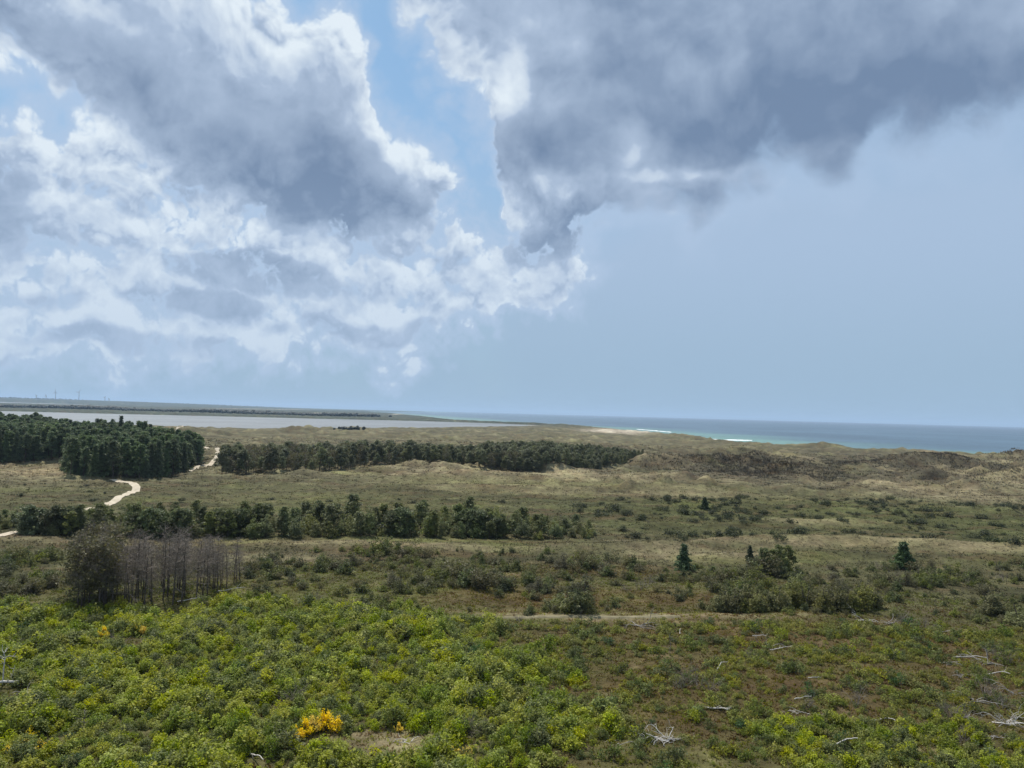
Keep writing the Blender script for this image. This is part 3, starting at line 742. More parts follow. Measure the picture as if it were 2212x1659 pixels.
# ================================================================ scattering
ALLSP = []
def scatter(poly, spacing, rng, jitter=0.45, keep=None, world=False):
    """jittered grid inside an outline (pixels on level ground, or metres)"""
    pl = poly if world else [at(a, b_) for a, b_ in poly]
    p = np.array(pl); x0, y0 = p.min(0); x1, y1 = p.max(0)
    X, Y = np.meshgrid(np.arange(x0, x1, spacing), np.arange(y0, y1, spacing)); X = X.ravel(); Y = Y.ravel()
    X = X + rng.uniform(-jitter, jitter, len(X)) * spacing; Y = Y + rng.uniform(-jitter, jitter, len(Y)) * spacing
    m = inside(X, Y, pl)
    X, Y = X[m], Y[m]
    if len(X):
        m = (edge_dist(X, Y, PATHS[0], False) > 3.0) & (edge_dist(X, Y, PATHS[1], False) > 3.0)
        X, Y = X[m], Y[m]
    for (kx, ky), kr in KEEPOUT:
        m = np.hypot(X - kx, Y - ky) > kr; X, Y = X[m], Y[m]
    if keep is not None:
        m = rng.uniform(size=len(X)) < keep(X, Y); X, Y = X[m], Y[m]
    return X, Y
def in_view(x, y, z=0.5):
    d = np.column_stack([x, y, np.full(len(x), z - CAM_H)])
    f = d @ np.array(FWD); u = d @ np.array(RIGHT) / f * FPX; v = d @ np.array(UP) / f * FPX
    return (f > 0) & (abs(u) < 1120) & (v > -850)

def simple_thing(name, meshes, i, x, y, s, rz, label, cat, group, zs=1.0, sink=0.04, z=None):
    o = link(name, meshes[i % len(meshes)], None, (x, y, (ground1(x, y) if z is None else z) - sink * s), rz, (s, s, s * zs))
    return tag(o, label, cat, group)
def tree_thing(name, pair, x, y, s, rz, label, cat, group, zs=1.0, parts=('trunk', 'crown'), sink=0.1, z=None):
    e = link(name, None, None, (x, y, (ground1(x, y) if z is None else z) - sink), rz, (s, s, s * zs)); e.empty_display_size = 0.5
    tag(e, label, cat, group)
    for pn, me in zip(parts, pair): link(pn, me, e)
    return e
def crown_of(e): return [c for c in COL.objects if c.parent == e and c.name.startswith('crown')][0]
def stuff_instances(name, protos, x, y, s, label, cat, sink=0.04, zs=1.0, var=None, rng=None):
    """the uncounted rest of a thicket: one object that repeats the prototype bushes"""
    rng = rng or np.random.default_rng(5); n = len(x)
    z = ground(x, y) - sink * s
    me = bpy.data.meshes.new(name); me.vertices.add(n); me.vertices.foreach_set('co', np.column_stack([x, y, z]).astype(np.float32).ravel())
    ra = me.attributes.new('turn', 'FLOAT_VECTOR', 'POINT'); rot = np.zeros((n, 3), np.float32); rot[:, 2] = rng.uniform(0, 6.28, n); ra.data.foreach_set('vector', rot.ravel())
    sa = me.attributes.new('size', 'FLOAT_VECTOR', 'POINT'); sv = np.column_stack([s, s, s * zs]).astype(np.float32); sa.data.foreach_set('vector', sv.ravel())
    va = me.attributes.new('kind_no', 'INT', 'POINT'); va.data.foreach_set('value', (rng.integers(0, len(protos), n) if var is None else var).astype(np.int32))
    ob = link(name, me)
    ng = bpy.data.node_groups.new(name, 'GeometryNodeTree')
    ng.interface.new_socket('Geometry', in_out='INPUT', socket_type='NodeSocketGeometry'); ng.interface.new_socket('Geometry', in_out='OUTPUT', socket_type='NodeSocketGeometry')
    gi = ng.nodes.new('NodeGroupInput'); go = ng.nodes.new('NodeGroupOutput'); jn = ng.nodes.new('GeometryNodeJoinGeometry')
    def attr(nm, ty):
        a = ng.nodes.new('GeometryNodeInputNamedAttribute'); a.data_type = ty; a.inputs[0].default_value = nm
        return a.outputs[0]
    at_t, at_s, at_v = attr('turn', 'FLOAT_VECTOR'), attr('size', 'FLOAT_VECTOR'), attr('kind_no', 'INT')
    for i, pr in enumerate(protos):
        oi = ng.nodes.new('GeometryNodeObjectInfo'); oi.transform_space = 'ORIGINAL'; oi.inputs[0].default_value = pr; oi.inputs[1].default_value = True
        cmp_ = ng.nodes.new('FunctionNodeCompare'); cmp_.data_type = 'INT'; cmp_.operation = 'EQUAL'
        ins = [q for q in cmp_.inputs if q.type == 'INT']
        ng.links.new(at_v, ins[0]); ins[1].default_value = i
        ip = ng.nodes.new('GeometryNodeInstanceOnPoints')
        ng.links.new(gi.outputs[0], ip.inputs['Points']); ng.links.new(cmp_.outputs[0], ip.inputs['Selection'])
        ng.links.new(oi.outputs['Geometry'], ip.inputs['Instance']); ng.links.new(at_t, ip.inputs['Rotation']); ng.links.new(at_s, ip.inputs['Scale'])
        ng.links.new(ip.outputs[0], jn.inputs[0])
    ng.links.new(jn.outputs[0], go.inputs[0])
    md = ob.modifiers.new('scatter', 'NODES'); md.node_group = ng
    return tag(ob, label, cat, None, 'stuff')
LANDMARKS = {k: at(*v) for k, v in {'near the flowering broom': (690, 1585), 'below the grey dead trees': (330, 1345), 'near the white snags': (30, 1490), 'around the dry grass patch': (870, 1615),
    'by the border of the brown heath': (1130, 1470), 'in the separate patch beside the bent bleached branch': (1850, 1610), 'near the bleached bough heap': (1430, 1620), 'near the grey leafless shrub': (1490, 1485), 'beside the lone spruce': (1477, 1230), 'round the dark pine clump': (1690, 1240),
    'along the faint track': (1250, 1325), 'before the tree row': (900, 1195), 'behind the close olive row': (1740, 1270), 'by the big rounded bush': (2120, 1300), 'near the broad tiered spruce': (1952, 1240), 'beside the thin end of the dead stand': (570, 1280),
    'round the tangle of dead wood': (2130, 1480), 'below the brushwood heap': (1900, 1380), 'by the grey fallen treetop': (1400, 1370), 'near the small orange brooms': (290, 1385), 'by the straight bleached trunk': (1548, 1545)}.items()}
def near_what(x, y, only=None):
    best = min(((abs(math.hypot(x - a, y - b_)), k) for k, (a, b_) in LANDMARKS.items() if only is None or k in only))
    return best[1]
def kind_of_plant(name, meshes, x, y, s, label, cat, group, stuff_label, rng, zs=1.0, limit=300, sink=0.04, looks=None):
    """up to the limit as single things, those that show largest; the rest as one mass"""
    size = s / np.hypot(x, y); size = np.where(in_view(x, y), size, 0)
    order = np.argsort(-size); vis = int((size > 0).sum()); k = min(limit, vis)
    obs = []; z = ground(x, y)
    for n_, q in enumerate(order[:k]):
        lb = label if looks is None else label % (looks[n_ % len(meshes)], near_what(x[q], y[q]))
        obs.append(simple_thing(name, meshes, n_, x[q], y[q], float(s[q]), rng.uniform(0, 6.28), lb, cat, group, zs * rng.uniform(0.85, 1.15), sink, z[q]))
    rest = order[k:]
    if len(rest) > 0 and len(obs) >= len(meshes) and stuff_label:
        stuff_instances(name + '_thicket', obs[:len(meshes)], x[rest], y[rest], s[rest], stuff_label, cat, sink, zs, rng=rng)
    return obs

# ---------------------------------------------------------------- the conifer wood beside the path
rng = np.random.default_rng(11)
PINE_D, PINE_T = (.080, .112, .058), (.190, .240, .108)
pines = [pine_meshes(100 + i, 13.0, [.20, .30, .10, .24, .04][i], [5.4, 5.0, 5.8, 5.2, 5.6][i], 74, 30, PINE_D, PINE_T, 0.33, 0.5) for i in range(3)]
pines += [spruce_meshes(150 + i, [12.6, 12.0, 13.2][i], [5.4, 5.0, 5.4][i], (.066, .096, .054), (.160, .205, .100)) for i in range(3)]
WOOD = [(-520, 985), (0, 1004), (140, 1004), (148, 1036), (300, 1036), (370, 1030), (436, 1016), (436, 1000), (345, 986), (280, 973), (100, 951), (-100, 946), (-520, 935)]
x, y = scatter(WOOD, 3.4, rng)
wp = [at(a, b_) for a, b_ in WOOD]; ed = edge_dist(x, y, wp)
hgt = (0.78 + 0.30 * rng.uniform(size=len(x))) * np.where(ed < 5, 0.92, 1.0)
zz = ground(x, y)
vis = in_view(x, y, 8)
front = (ed < 9)
score = np.where(vis, np.where(front, 1000, 0) - np.hypot(x, y), -1e9); order = np.argsort(-score)
firsts = []
for n_, q in enumerate(order[:290]):
    firsts.append(tree_thing('pine_tree', pines[n_ % 6], x[q], y[q], float(hgt[q]), rng.uniform(0, 6.28),
               ('tall dark pine on the front edge of the conifer wood ' if ed[q] < 5 else 'tall dark pine inside the conifer wood ') + ('beside the tan clearing' if x[q] / y[q] < -.575 else 'above the path bend' if x[q] / y[q] < -.48 else 'where the path comes out'), 'tree', 'pines of the conifer wood by the path', rng.uniform(0.95, 1.08), z=zz[q]))
rest = order[290:]
stuff_instances('conifer_wood', [crown_of(f) for f in firsts[:6]], x[rest], y[rest], hgt[rest], 'dark canopy of the conifer wood stretching back towards the lagoon', 'wood', 0.1, rng=rng)

dead = [dead_tree_meshes(400 + i, 8.6) for i in range(4)]; brown = [dead_tree_meshes(410 + i, 9.0, True) for i in range(3)]
# ---------------------------------------------------------------- the belt of trees on the dunes behind the plain
rng = np.random.default_rng(12)
belt = [pine_meshes(200 + i, 9.0, [.30, .22, .36, .02][i], [4.8, 5.4, 4.4, 6.6][i], 76, 28, (.100, .112, .062), (.215, .228, .115), 0.25, 0.6, 1 + i % 2, 0.05) for i in range(4)]
BELT = [(470, 1031), (620, 1023), (760, 1018), (900, 1010), (1000, 1017), (1100, 1022), (1230, 1020), (1330, 1013), (1425, 1003), (1380, 998), (1250, 991), (1100, 990), (900, 992), (700, 996), (500, 1002)]
x, y = scatter(BELT, 3.6, rng)
x3, y3 = scatter([(1030, 1020), (1100, 1023), (1230, 1021), (1330, 1013), (1432, 1004), (1400, 998), (1300, 988), (1180, 983), (1040, 986)], 3.4, rng)
x = np.concatenate([x, x3]); y = np.concatenate([y, y3])
u = (x / y) * FPX + 1106
hs = np.interp(u, [450, 800, 1000, 1150, 1300, 1380, 1430], [1.0, 1.0, .85, .85, .68, .48, .28]) * rng.uniform(0.55, 1.1, len(x))
dens = np.where(u < 1000, 0.75, 1.0); m = rng.uniform(size=len(x)) < dens
x, y, hs, u = x[m], y[m], hs[m], u[m]
ordr = np.argsort(np.hypot(x, y)); zz = ground(x, y)
fb = []
for n_, q in enumerate(ordr[:300]):
    low = u[q] > 1130
    thin = not low and rng.uniform() < (.45 if u[q] < 760 else .2)
    fb.append(tree_thing('belt_pine', brown[n_ % 3] if thin else belt[n_ % 3] if not low else belt[3], x[q], y[q], float(hs[q]), rng.uniform(0, 6.28),
               ('low bushy dark pine ' + ('at the tapering seaward tip' if u[q] > 1300 else 'in the seaward half') + ' of the dune tree belt') if low else (('sparse brownish' if thin else 'thin-trunked') + ' pine in the dune tree belt ' + ('across the path from the wood' if u[q] < 700 else 'midway along the pale dunes')), 'tree',
               'bushy pines at the seaward end of the dune belt' if low else 'thin pines of the dune tree belt', z=zz[q]))
if len(ordr) > 300:
    q = ordr[300:]
    stuff_instances('pine_belt', [crown_of(f) for f in ([g for g in fb if g['label'].startswith('thin')][:2] + [g for g in fb if g['label'].startswith('low')][:1])], x[q], y[q], hs[q], 'dark canopy behind the front pines of the dune tree belt', 'wood', 0.1, rng=rng)

# ---------------------------------------------------------------- the hedge-like row of trees across the plain
rng = np.random.default_rng(13)
rowA = [pine_meshes(300 + i, 6.0, [.10, .06, .16][i], [4.2, 4.6, 3.8][i], 62, 30, (.086, .104, .042), (.225, .245, .090), 0.21, 0.6, 1, 0.04) for i in range(3)]
def broad_pair(seed, H, W, base, tip, leaf=0.17, nc=60, nl=34):
    r_ = np.random.default_rng(seed); tr = MB()
    for k in range(3):
        a = r_.uniform(0, 6.28); d_ = r_.uniform(.1, .3) * W
        tr.tube([(0.1 * math.cos(a), 0.1 * math.sin(a), -.2), (d_ * .4 * math.cos(a), d_ * .4 * math.sin(a), H * .35), (d_ * math.cos(a), d_ * math.sin(a), H * .8)], [.02 * H, .013 * H, .004 * H], (.09, .08, .07), 5)
    return tr.mesh('stem', [M_BARK]), shrub_mesh('broad_crown', seed, W, H, nc, nl, leaf, base, tip, 0.16, None, False)
rowB = [broad_pair(310 + i, 5.2, 4.6, [(.115, .120, .052), (.130, .138, .050), (.085, .105, .046)][i], [(.235, .235, .100), (.265, .275, .092), (.185, .215, .088)][i]) for i in range(3)]
ROW = [(-260, 1150), (40, 1157), (380, 1158), (600, 1162), (900, 1164), (1200, 1165), (1305, 1163), (1290, 1146), (1100, 1134), (600, 1133), (200, 1130), (-260, 1126)]
x, y = scatter(ROW, 2.7, rng)
zz = ground(x, y)
for n_ in range(len(x)):
    u = x[n_] / y[n_] * FPX + 1106
    wh = 'by the sandy path' if u < 330 else 'behind the dead stand' if u < 560 else 'at the low seaward end' if u > 1120 else 'along the middle'
    s = (0.42 + 0.55 * rng.uniform() ** 1.1 + 0.18 * float(fbm(np.array([x[n_] / 14]), np.array([y[n_] / 14]), 2)[0])) * np.interp(u, [0, 500, 1050, 1200, 1300], [1, 1, 1, .85, .55])
    if rng.uniform() < (0.42 if u < 1150 else 0.25):
        tree_thing('row_pine', rowA[n_ % 3], x[n_], y[n_], float(s), rng.uniform(0, 6.28), ('tall' if s > .85 else 'low') + ' squat dark pine in the plain tree row ' + wh, 'tree', 'squat pines of the row crossing the plain', z=zz[n_])
    else:
        tree_thing('row_tree', rowB[n_ % 3], x[n_], y[n_], float(s), rng.uniform(0, 6.28), ['greyish olive', 'yellowish olive', 'dark olive'][n_ % 3] + ' rounded leafy tree in the plain tree row ' + wh, 'tree', 'olive leafy trees of the row crossing the plain', z=zz[n_])

# ---------------------------------------------------------------- grey dead trees
rng = np.random.default_rng(14)
STAND = [(165, 1322), (300, 1318), (420, 1311), (455, 1296), (520, 1272), (528, 1252), (400, 1252), (250, 1268), (165, 1288)]
x, y = scatter(STAND, 2.0, rng)
for n_ in range(len(x)):
    u = x[n_] / y[n_] * FPX + 1106
    if u < 290 and rng.uniform() < .8:
        tree_thing('dying_pine', brown[n_ % 3], x[n_], y[n_], float(rng.uniform(.8, 1.05)), rng.uniform(0, 6.28), 'dying pine with sparse brownish needles beside the grey dead trees', 'tree', 'dying brownish pines at the end of the dead stand', parts=('trunk', 'crown'))
    else:
        s = rng.uniform(.72, 1.02) * (0.85 if u > 430 else 1)
        tree_thing('dead_tree', dead[n_ % 4], x[n_], y[n_], float(s), rng.uniform(0, 6.28), 'bare grey dead tree in the thin stand above the green thicket', 'tree', 'bare grey dead trees of the stand', parts=('trunk', 'branches'))

rng = np.random.default_rng(31)
darkrow = [pine_meshes(340 + i, 5.4, .03, 5.6, 84, 32, (.060, .076, .034), (.160, .185, .075), 0.23, 0.6, 2, 0.05) for i in range(2)]
for k, px_ in enumerate([66, 84, 110, 150, 292, 322, 352, 385, 470, 492, 520, 552, 845, 870, 1000, 1022, 1048]):
    x, y = at(px_ + rng.uniform(-4, 4), 1157 + rng.uniform(-6, 3))
    tree_thing('spreading_pine', darkrow[k % 2], x, y, float(rng.uniform(.85, 1.08)), rng.uniform(0, 6.28), 'big spreading blackish pine at the front of the plain tree row ' + ('by the sandy path' if px_ < 330 else 'behind the dead stand' if px_ < 560 else 'along the middle'), 'tree', 'big blackish pines at the front of the row')
scrub = [broad_pair(350 + i, 3.0, 3.4, [(.062, .066, .028), (.080, .078, .040), (.070, .082, .026)][i], [(.150, .155, .060), (.165, .155, .085), (.175, .195, .055)][i], 0.10, 46, 40) for i in range(3)]
for k, (px_, py_) in enumerate([(560, 1218), (585, 1214), (620, 1220), (650, 1226), (690, 1214), (715, 1218), (740, 1214), (765, 1224), (850, 1226), (905, 1264), (930, 1270), (955, 1262), (865, 1278), (840, 1268), (960, 1250), (1010, 1220), (1060, 1217), (1100, 1228),
        (1190, 1217), (1215, 1222), (1240, 1220), (1262, 1228), (1160, 1272), (1190, 1276), (1230, 1276), (1260, 1270), (1290, 1228), (20, 1242), (50, 1262), (90, 1250), (10, 1275), (65, 1285), (1560, 1252), (1600, 1246), (1640, 1262), (1590, 1278), (1545, 1270), (1800, 1252), (1850, 1242),
        (1905, 1256), (1960, 1264), (2010, 1266), (2060, 1264), (2100, 1243), (2150, 1228), (2200, 1252), (2120, 1275), (1730, 1255), (1770, 1262), (1820, 1275), (1500, 1225), (1335, 1265), (1310, 1240)]):
    x, y = at(px_ + rng.uniform(-6, 6), py_ + rng.uniform(-3, 3))
    tree_thing('scrub_bush', scrub[k % 3], x, y, float(rng.uniform(.6, 1.05)), rng.uniform(0, 6.28), 'big ' + ['dark olive', 'grey-brown', 'fresh olive'][k % 3] + ' scrub bush ' + near_what(x, y), 'bush', 'big bushes of the middle scrub', rng.uniform(.65, .95), parts=('stem', 'crown'))

# ---------------------------------------------------------------- single conifers
SPR_D, SPR_T = (.040, .062, .036), (.110, .150, .068)
for k, (px_, py_, h_, w_, lab) in enumerate([(1477, 1226, 4.3, 3.5, 'small dark conical spruce standing alone at the edge of the dry dune grass'),
        (1952, 1226, 4.6, 4.6, 'broad dark spruce with drooping tiers standing before the pale grass ridge'),
        (1522, 1100, 3.2, 3.2, 'little dark spruce alone among the low shrubs of the green dune slack'),
        (1620, 1206, 2.4, 1.7, 'thin young spruce beside the dry grass ridge near the dark pine clump')]):
    x, y = at(px_, py_)
    tree_thing('spruce_tree', spruce_meshes(500 + k, h_, w_, SPR_D, SPR_T), x, y, 1.0, k, lab, 'tree', None)
rng = np.random.default_rng(15)
for k, (px_, py_, s_) in enumerate([(1652, 1236, .85), (1678, 1238, .95), (1704, 1234, .9), (1690, 1228, .8)]):
    x, y = at(px_, py_)
    tree_thing('clump_pine', rowA[k % 3], x, y, s_ * .85, k * 2.0, 'dark pine in the tight clump standing near the lone spruce', 'tree', 'dark pines of the tight clump')
for k, (px_, py_, s_, lab) in enumerate([(2142, 1322, 1.05, 'big rounded olive bush standing apart at the edge of the brown heath'), (2205, 1352, .95, 'dark olive bush next to the big rounded one at the edge of the heath')]):
    x, y = at(px_, py_)
    tree_thing('rounded_bush', rowB[k], x, y, s_, k, lab, 'bush', None, 0.72, parts=('stem', 'crown'))
hedge = [broad_pair(330 + i, 3.6, 3.2, (.095, .100, .034), (.240, .235, .075), 0.12, 56, 38) for i in range(3)]
for k, px_ in enumerate(np.linspace(1545, 1895, 19)):
    x, y = at(px_ + rng.uniform(-8, 8), 1318 + rng.uniform(-9, 5))
    tree_thing('thicket_tree', hedge[k % 3], x, y, float(rng.uniform(.85, 1.2)), rng.uniform(0, 6.28), 'yellowish olive small tree in the close row along the heath edge', 'tree', 'olive trees of the close row at the heath edge', parts=('stem', 'crown'))

# ---------------------------------------------------------------- low shrubs of the green dune slack
rng = np.random.default_rng(16)
slack = [shrub_mesh('slack_shrub', 600 + i, 2.6, 1.25, 16, 26, 0.12, (.024, .034, .016), (.066, .078, .034), 0.22) for i in range(3)]
x, y = scatter([(1180, 1095), (1400, 1075), (1900, 1078), (2350, 1098), (2350, 1205), (1900, 1172), (1450, 1176), (1330, 1160), (1320, 1120)], 4.6, rng, keep=lambda a, b_: 0.30 + 0.6 * sstep(-.1, .3, fbm(a / 25, b_ / 25, 2)))
kind_of_plant('slack_shrub', slack, x, y, .55 + 1.2 * rng.uniform(size=len(x)) ** 1.7, 'low dark green shrub dotted over the grassy dune slack', 'shrub', 'low shrubs dotted over the dune slack', 'dark shrubs of the dune slack too small to single out', rng)
x, y = scatter([(0, 1100), (60, 1040), (300, 1060), (500, 1080), (1000, 1075), (1150, 1090), (600, 1120), (200, 1125)], 7.5, rng, keep=lambda a, b_: 0.5 + 0 * a)
kind_of_plant('plain_shrub', slack, x, y, rng.uniform(.4, 1.0, len(x)), 'small dark shrub on the dry plain along the curving path', 'shrub', 'small shrubs on the plain by the path', None, rng)

# ---------------------------------------------------------------- olive scrub of the middle ground
rng = np.random.default_rng(17)
olive = [shrub_mesh('olive_shrub', 620 + i, 1.9, 1.5, 20, 30, 0.085, [(.070, .076, .026), (.076, .072, .032), (.052, .066, .026), (.085, .100, .026)][i], [(.180, .190, .058), (.170, .160, .068), (.130, .155, .052), (.225, .250, .052)][i], 0.2) for i in range(4)]
MIDZ = [(520, 1300), (540, 1215), (680, 1190), (1000, 1192), (1300, 1200), (1420, 1225), (1560, 1222), (1900, 1225), (2350, 1215), (2350, 1345), (1900, 1345), (1500, 1325), (1100, 1335), (700, 1330)]
x, y = scatter(MIDZ, 1.75, rng, keep=lambda a, b_: np.clip(sstep(-.25, .45, fbm(a / 13 + 4, b_ / 11, 3)) * 0.95, 0.06, 1))
s = (0.55 + 1.15 * rng.uniform(size=len(x)) ** 1.8) * (0.75 + 0.85 * sstep(-.1, .4, fbm(x / 16, y / 14, 2)))
OL = kind_of_plant('olive_shrub', olive, x, y, s, '%s leafy shrub %s', 'shrub', 'olive shrubs of the middle scrub', 'olive scrub filling the ground between the singled-out shrubs', rng, looks=['dull olive', 'brownish olive', 'dark olive', 'fresh yellowish green'])
x, y = scatter([(-260, 1330), (-260, 1200), (150, 1200), (165, 1300), (60, 1330)], 2.0, rng, keep=lambda a, b_: sstep(-.2, .4, fbm(a / 12, b_ / 12, 2)) * .8)
OL2 = kind_of_plant('brown_green_shrub', olive, x, y, rng.uniform(.7, 1.7, len(x)), 'brownish green shrub on the slope beside the dying pines', 'shrub', 'shrubs beside the dying pines', None, rng)

# ---------------------------------------------------------------- green thicket at the foot of the view
rng = np.random.default_rng(18)
gcols = [((.150, .178, .014), (.390, .430, .030)), ((.105, .142, .016), (.285, .345, .034)), ((.160, .174, .015), (.415, .430, .032)), ((.125, .150, .040), (.300, .330, .090))]
green = [shrub_mesh('willow_shrub', 640 + i, 1.6, 1.35, 18, 36, 0.072, *gcols[i % 4], 0.2, None, True, 0.15) for i in range(4)]
THICK = [(-320, 1300), (150, 1322), (420, 1322), (700, 1318), (900, 1335), (1010, 1370), (1080, 1420), (1190, 1470), (1180, 1520), (1270, 1580), (1130, 1640), (1200, 1800), (-700, 1850)]
tp_ = [at(a, b_) for a, b_ in THICK]
x, y = scatter([(-330, 1290), (900, 1310), (1300, 1340), (1700, 1500), (1750, 1800), (-700, 1850)], 0.80, rng, keep=lambda a, b_: np.clip(sstep(-.9, -.2, fbm(a / 8 + 8, b_ / 8, 3)), 0.10, 1) * np.clip(sstep(5.5, -3.0, sdist(a, b_, tp_) + 9.0 * fbm(a / 9 + 1, b_ / 7, 3)), 0.0, 1))
for hx, hy, hr in [(860, 1618, 3.0), (790, 1606, 2.0), (690, 1602, 2.0), (300, 1395, 2.0), (560, 1640, 1.3), (12, 1500, 2.2), (40, 1515, 1.5), (130, 1475, 1.0), (690, 1590, 1.2)]:
    q = at(hx, hy); m = np.hypot(x - q[0], y - q[1]) > hr * (1 + .3 * fbm(x, y, 2)); x, y = x[m], y[m]
s = (0.50 + 1.5 * rng.uniform(size=len(x)) ** 3.0) * (0.70 + 0.70 * sstep(-.2, .4, fbm(x / 9, y / 9, 2)))
s = np.minimum(s, 1.7)
x2, y2 = scatter([(1590, 1590), (1700, 1560), (1900, 1570), (2080, 1545), (2120, 1600), (2400, 1650), (2300, 1800), (1600, 1800), (1700, 1640)], 0.95, rng, keep=lambda a, b_: sstep(-.5, .1, fbm(a / 5 + 8, b_ / 5, 3)))
x = np.concatenate([x, x2]); y = np.concatenate([y, y2]); s = np.concatenate([s, rng.uniform(.7, 1.15, len(x2))])
GR = kind_of_plant('willow_shrub', green, x, y, s, '%s leafy willow bush %s', 'bush', 'green bushes of the dense thicket', 'dense bright green willow thicket between the singled-out bushes', rng, looks=['bright green', 'deep green', 'yellow-green', 'pale greyish green'])
HEATHZ_ = [(900, 1345), (1300, 1345), (1900, 1350), (2400, 1350), (2500, 1700), (1200, 1750), (1280, 1590), (1190, 1480), (1050, 1400)]
# darker and paler bushes mixed in
rng = np.random.default_rng(19)
mixk = [shrub_mesh('dark_shrub', 660 + i, 1.5, 1.2, 15, 34, 0.06, [(.030, .064, .022), (.070, .090, .026)][i % 2], [(.080, .150, .046), (.165, .205, .056)][i % 2], 0.2) for i in range(2)]
x, y = scatter(THICK, 3.6, rng, keep=lambda a, b_: 0.5 + 0 * a)
x4, y4 = scatter(HEATHZ_, 4.2, rng, keep=lambda a, b_: 0.75 * sstep(-.2, .3, fbm(a / 11, b_ / 11, 2)))
x = np.concatenate([x, x4]); y = np.concatenate([y, y4])
kind_of_plant('dark_shrub', mixk, x, y, rng.uniform(.6, 1.3, len(x)), '%s bush among paler growth %s', 'bush', 'dark bushes among the willows', None, rng, looks=['dark bluish green', 'dark olive'])
# scattered bushes on the brown heath
rng = np.random.default_rng(20)
heathp = [shrub_mesh('heath_bush', 680 + i, 1.1, 0.75, 13, 28, 0.055, [(.115, .130, .024), (.085, .108, .028), (.140, .148, .028)][i], [(.290, .310, .052), (.200, .245, .056), (.360, .340, .056)][i], 0.22) for i in range(3)]
HEATHZ = [(900, 1345), (1300, 1345), (1900, 1350), (2400, 1350), (2500, 1700), (1200, 1750), (1280, 1590), (1190, 1480), (1050, 1400)]
x, y = scatter(HEATHZ, 0.80, rng, keep=lambda a, b_: np.clip(sstep(-.45, .25, fbm(a / 6 + 3, b_ / 6, 3)) * 0.9, .05, 1))
kind_of_plant('heath_bush', heathp, x, y, 0.4 + 1.7 * rng.uniform(size=len(x)) ** 3, 'small %s heath bush %s', 'bush', 'small bushes on the brown heath', 'yellow-green low growth on the heath between the singled-out bushes', rng, looks=['yellow-green', 'dull green', 'golden green'])
bare = [bare_shrub_mesh('bare_shrub', 690 + i, 1.6, 1.15) for i in range(3)]
rng = np.random.default_rng(21)
bp = [(1490, 1480), (1510, 1490), (1470, 1495), (1530, 1500), (2060, 1560), (2040, 1545), (1400, 1260), (1380, 1270), (1350, 1275), (2130, 1510), (2160, 1530), (2080, 1600), (1120, 1345), (1010, 1590), (700, 1450), (620, 1520), (60, 1400), (250, 1395), (350, 1400), (450, 1320), (430, 1330), (1960, 1355), (2000, 1360), (1900, 1230), (1930, 1245), (1990, 1240), (2030, 1250), (2090, 1260), (2170, 1250), (1790, 1228), (1830, 1232), (680, 1300), (520, 1305), (2190, 1440), (2140, 1430), (1620, 1430), (1740, 1540), (1850, 1530)]
for k, (px_, py_) in enumerate(bp):
    x, y = at(px_, py_)
    simple_thing('bare_shrub', bare, k, x, y, float(rng.uniform(.7, 1.3)), rng.uniform(0, 6.28), 'leafless grey twiggy shrub ' + near_what(x, y), 'shrub', 'leafless grey shrubs')
# ---------------------------------------------------------------- yellow broom
def broom_mesh(name, seed, w, h, nc=20, yel=0.7):
    rng = np.random.default_rng(seed); mb = MB()
    for c in range(nc):
        a, q = rng.uniform(0, 6.28), math.sqrt(rng.uniform(0, 1)); x, y = math.cos(a) * q * w * .45, math.sin(a) * q * w * .45
        z = h * (1 - .55 * q * q) * rng.uniform(.65, 1.05)
        mb.tube([(x * .1, y * .1, -.05), (x * .6, y * .6, z * .6), (x, y, z)], [.025, .018, .008], (.05, .07, .025), 3, 1)
        n = 44; t = rng.uniform(0.35, 1.1, n)[:, None]
        cen = np.array([[x, y, z]]) * t + rng.normal(0, .09, (n, 3)) * w * .5
        isf = rng.uniform(size=n) < yel * np.clip(t[:, 0] * 1.25, 0, 1)
        f = rng.uniform(0, 1, (n, 1))
        if isf.any(): leaves(mb, cen[isf], np.array([0, 0, .8]), .07, (np.array((.86, .55, .006)) * (1 - f) + np.array((.98, .76, .014)) * f)[isf], rng, 0)
        if (~isf).any(): leaves(mb, cen[~isf], np.array([0, 0, .8]), .06, (np.array((.05, .075, .02)) * (1 - f) + np.array((.11, .14, .03)) * f)[~isf], rng, 2)
    return mb.mesh(name, [M_FLOWER, M_BARK, M_LEAF])
brooms = [broom_mesh('broom', 700 + i, 1.6, 1.35, 22, .95) for i in range(3)]
faint = [broom_mesh('faded_broom', 710 + i, 1.5, 1.2, 18, .45) for i in range(2)]
for k, (px_, py_, s_) in enumerate([(656, 1590, 1.0), (682, 1582, 1.1), (706, 1579, 1.2), (728, 1584, .9), (645, 1598, .7)]):
    x, y = at(px_, py_)
    simple_thing('broom_bush', brooms, k, x, y, s_, k * 1.3, 'bright yellow flowering broom beside the pale dry grass patch', 'bush', 'brooms in full flower by the dry grass patch')
for k, (px_, py_, s_, lab) in enumerate([(222, 1376, .9, 'small yellow broom beside the grey leafless patch below the dead trees'), (296, 1372, .95, 'orange yellow broom pair below the dead trees, larger plant'), (310, 1374, .8, 'orange yellow broom pair below the dead trees, smaller plant'),
        (860, 1590, .55, 'tiny yellow broom at the rim of the dry grass patch')]):
    x, y = at(px_, py_)
    simple_thing('broom_bush', brooms, k, x, y, s_, k * 2.1, lab, 'bush', None)
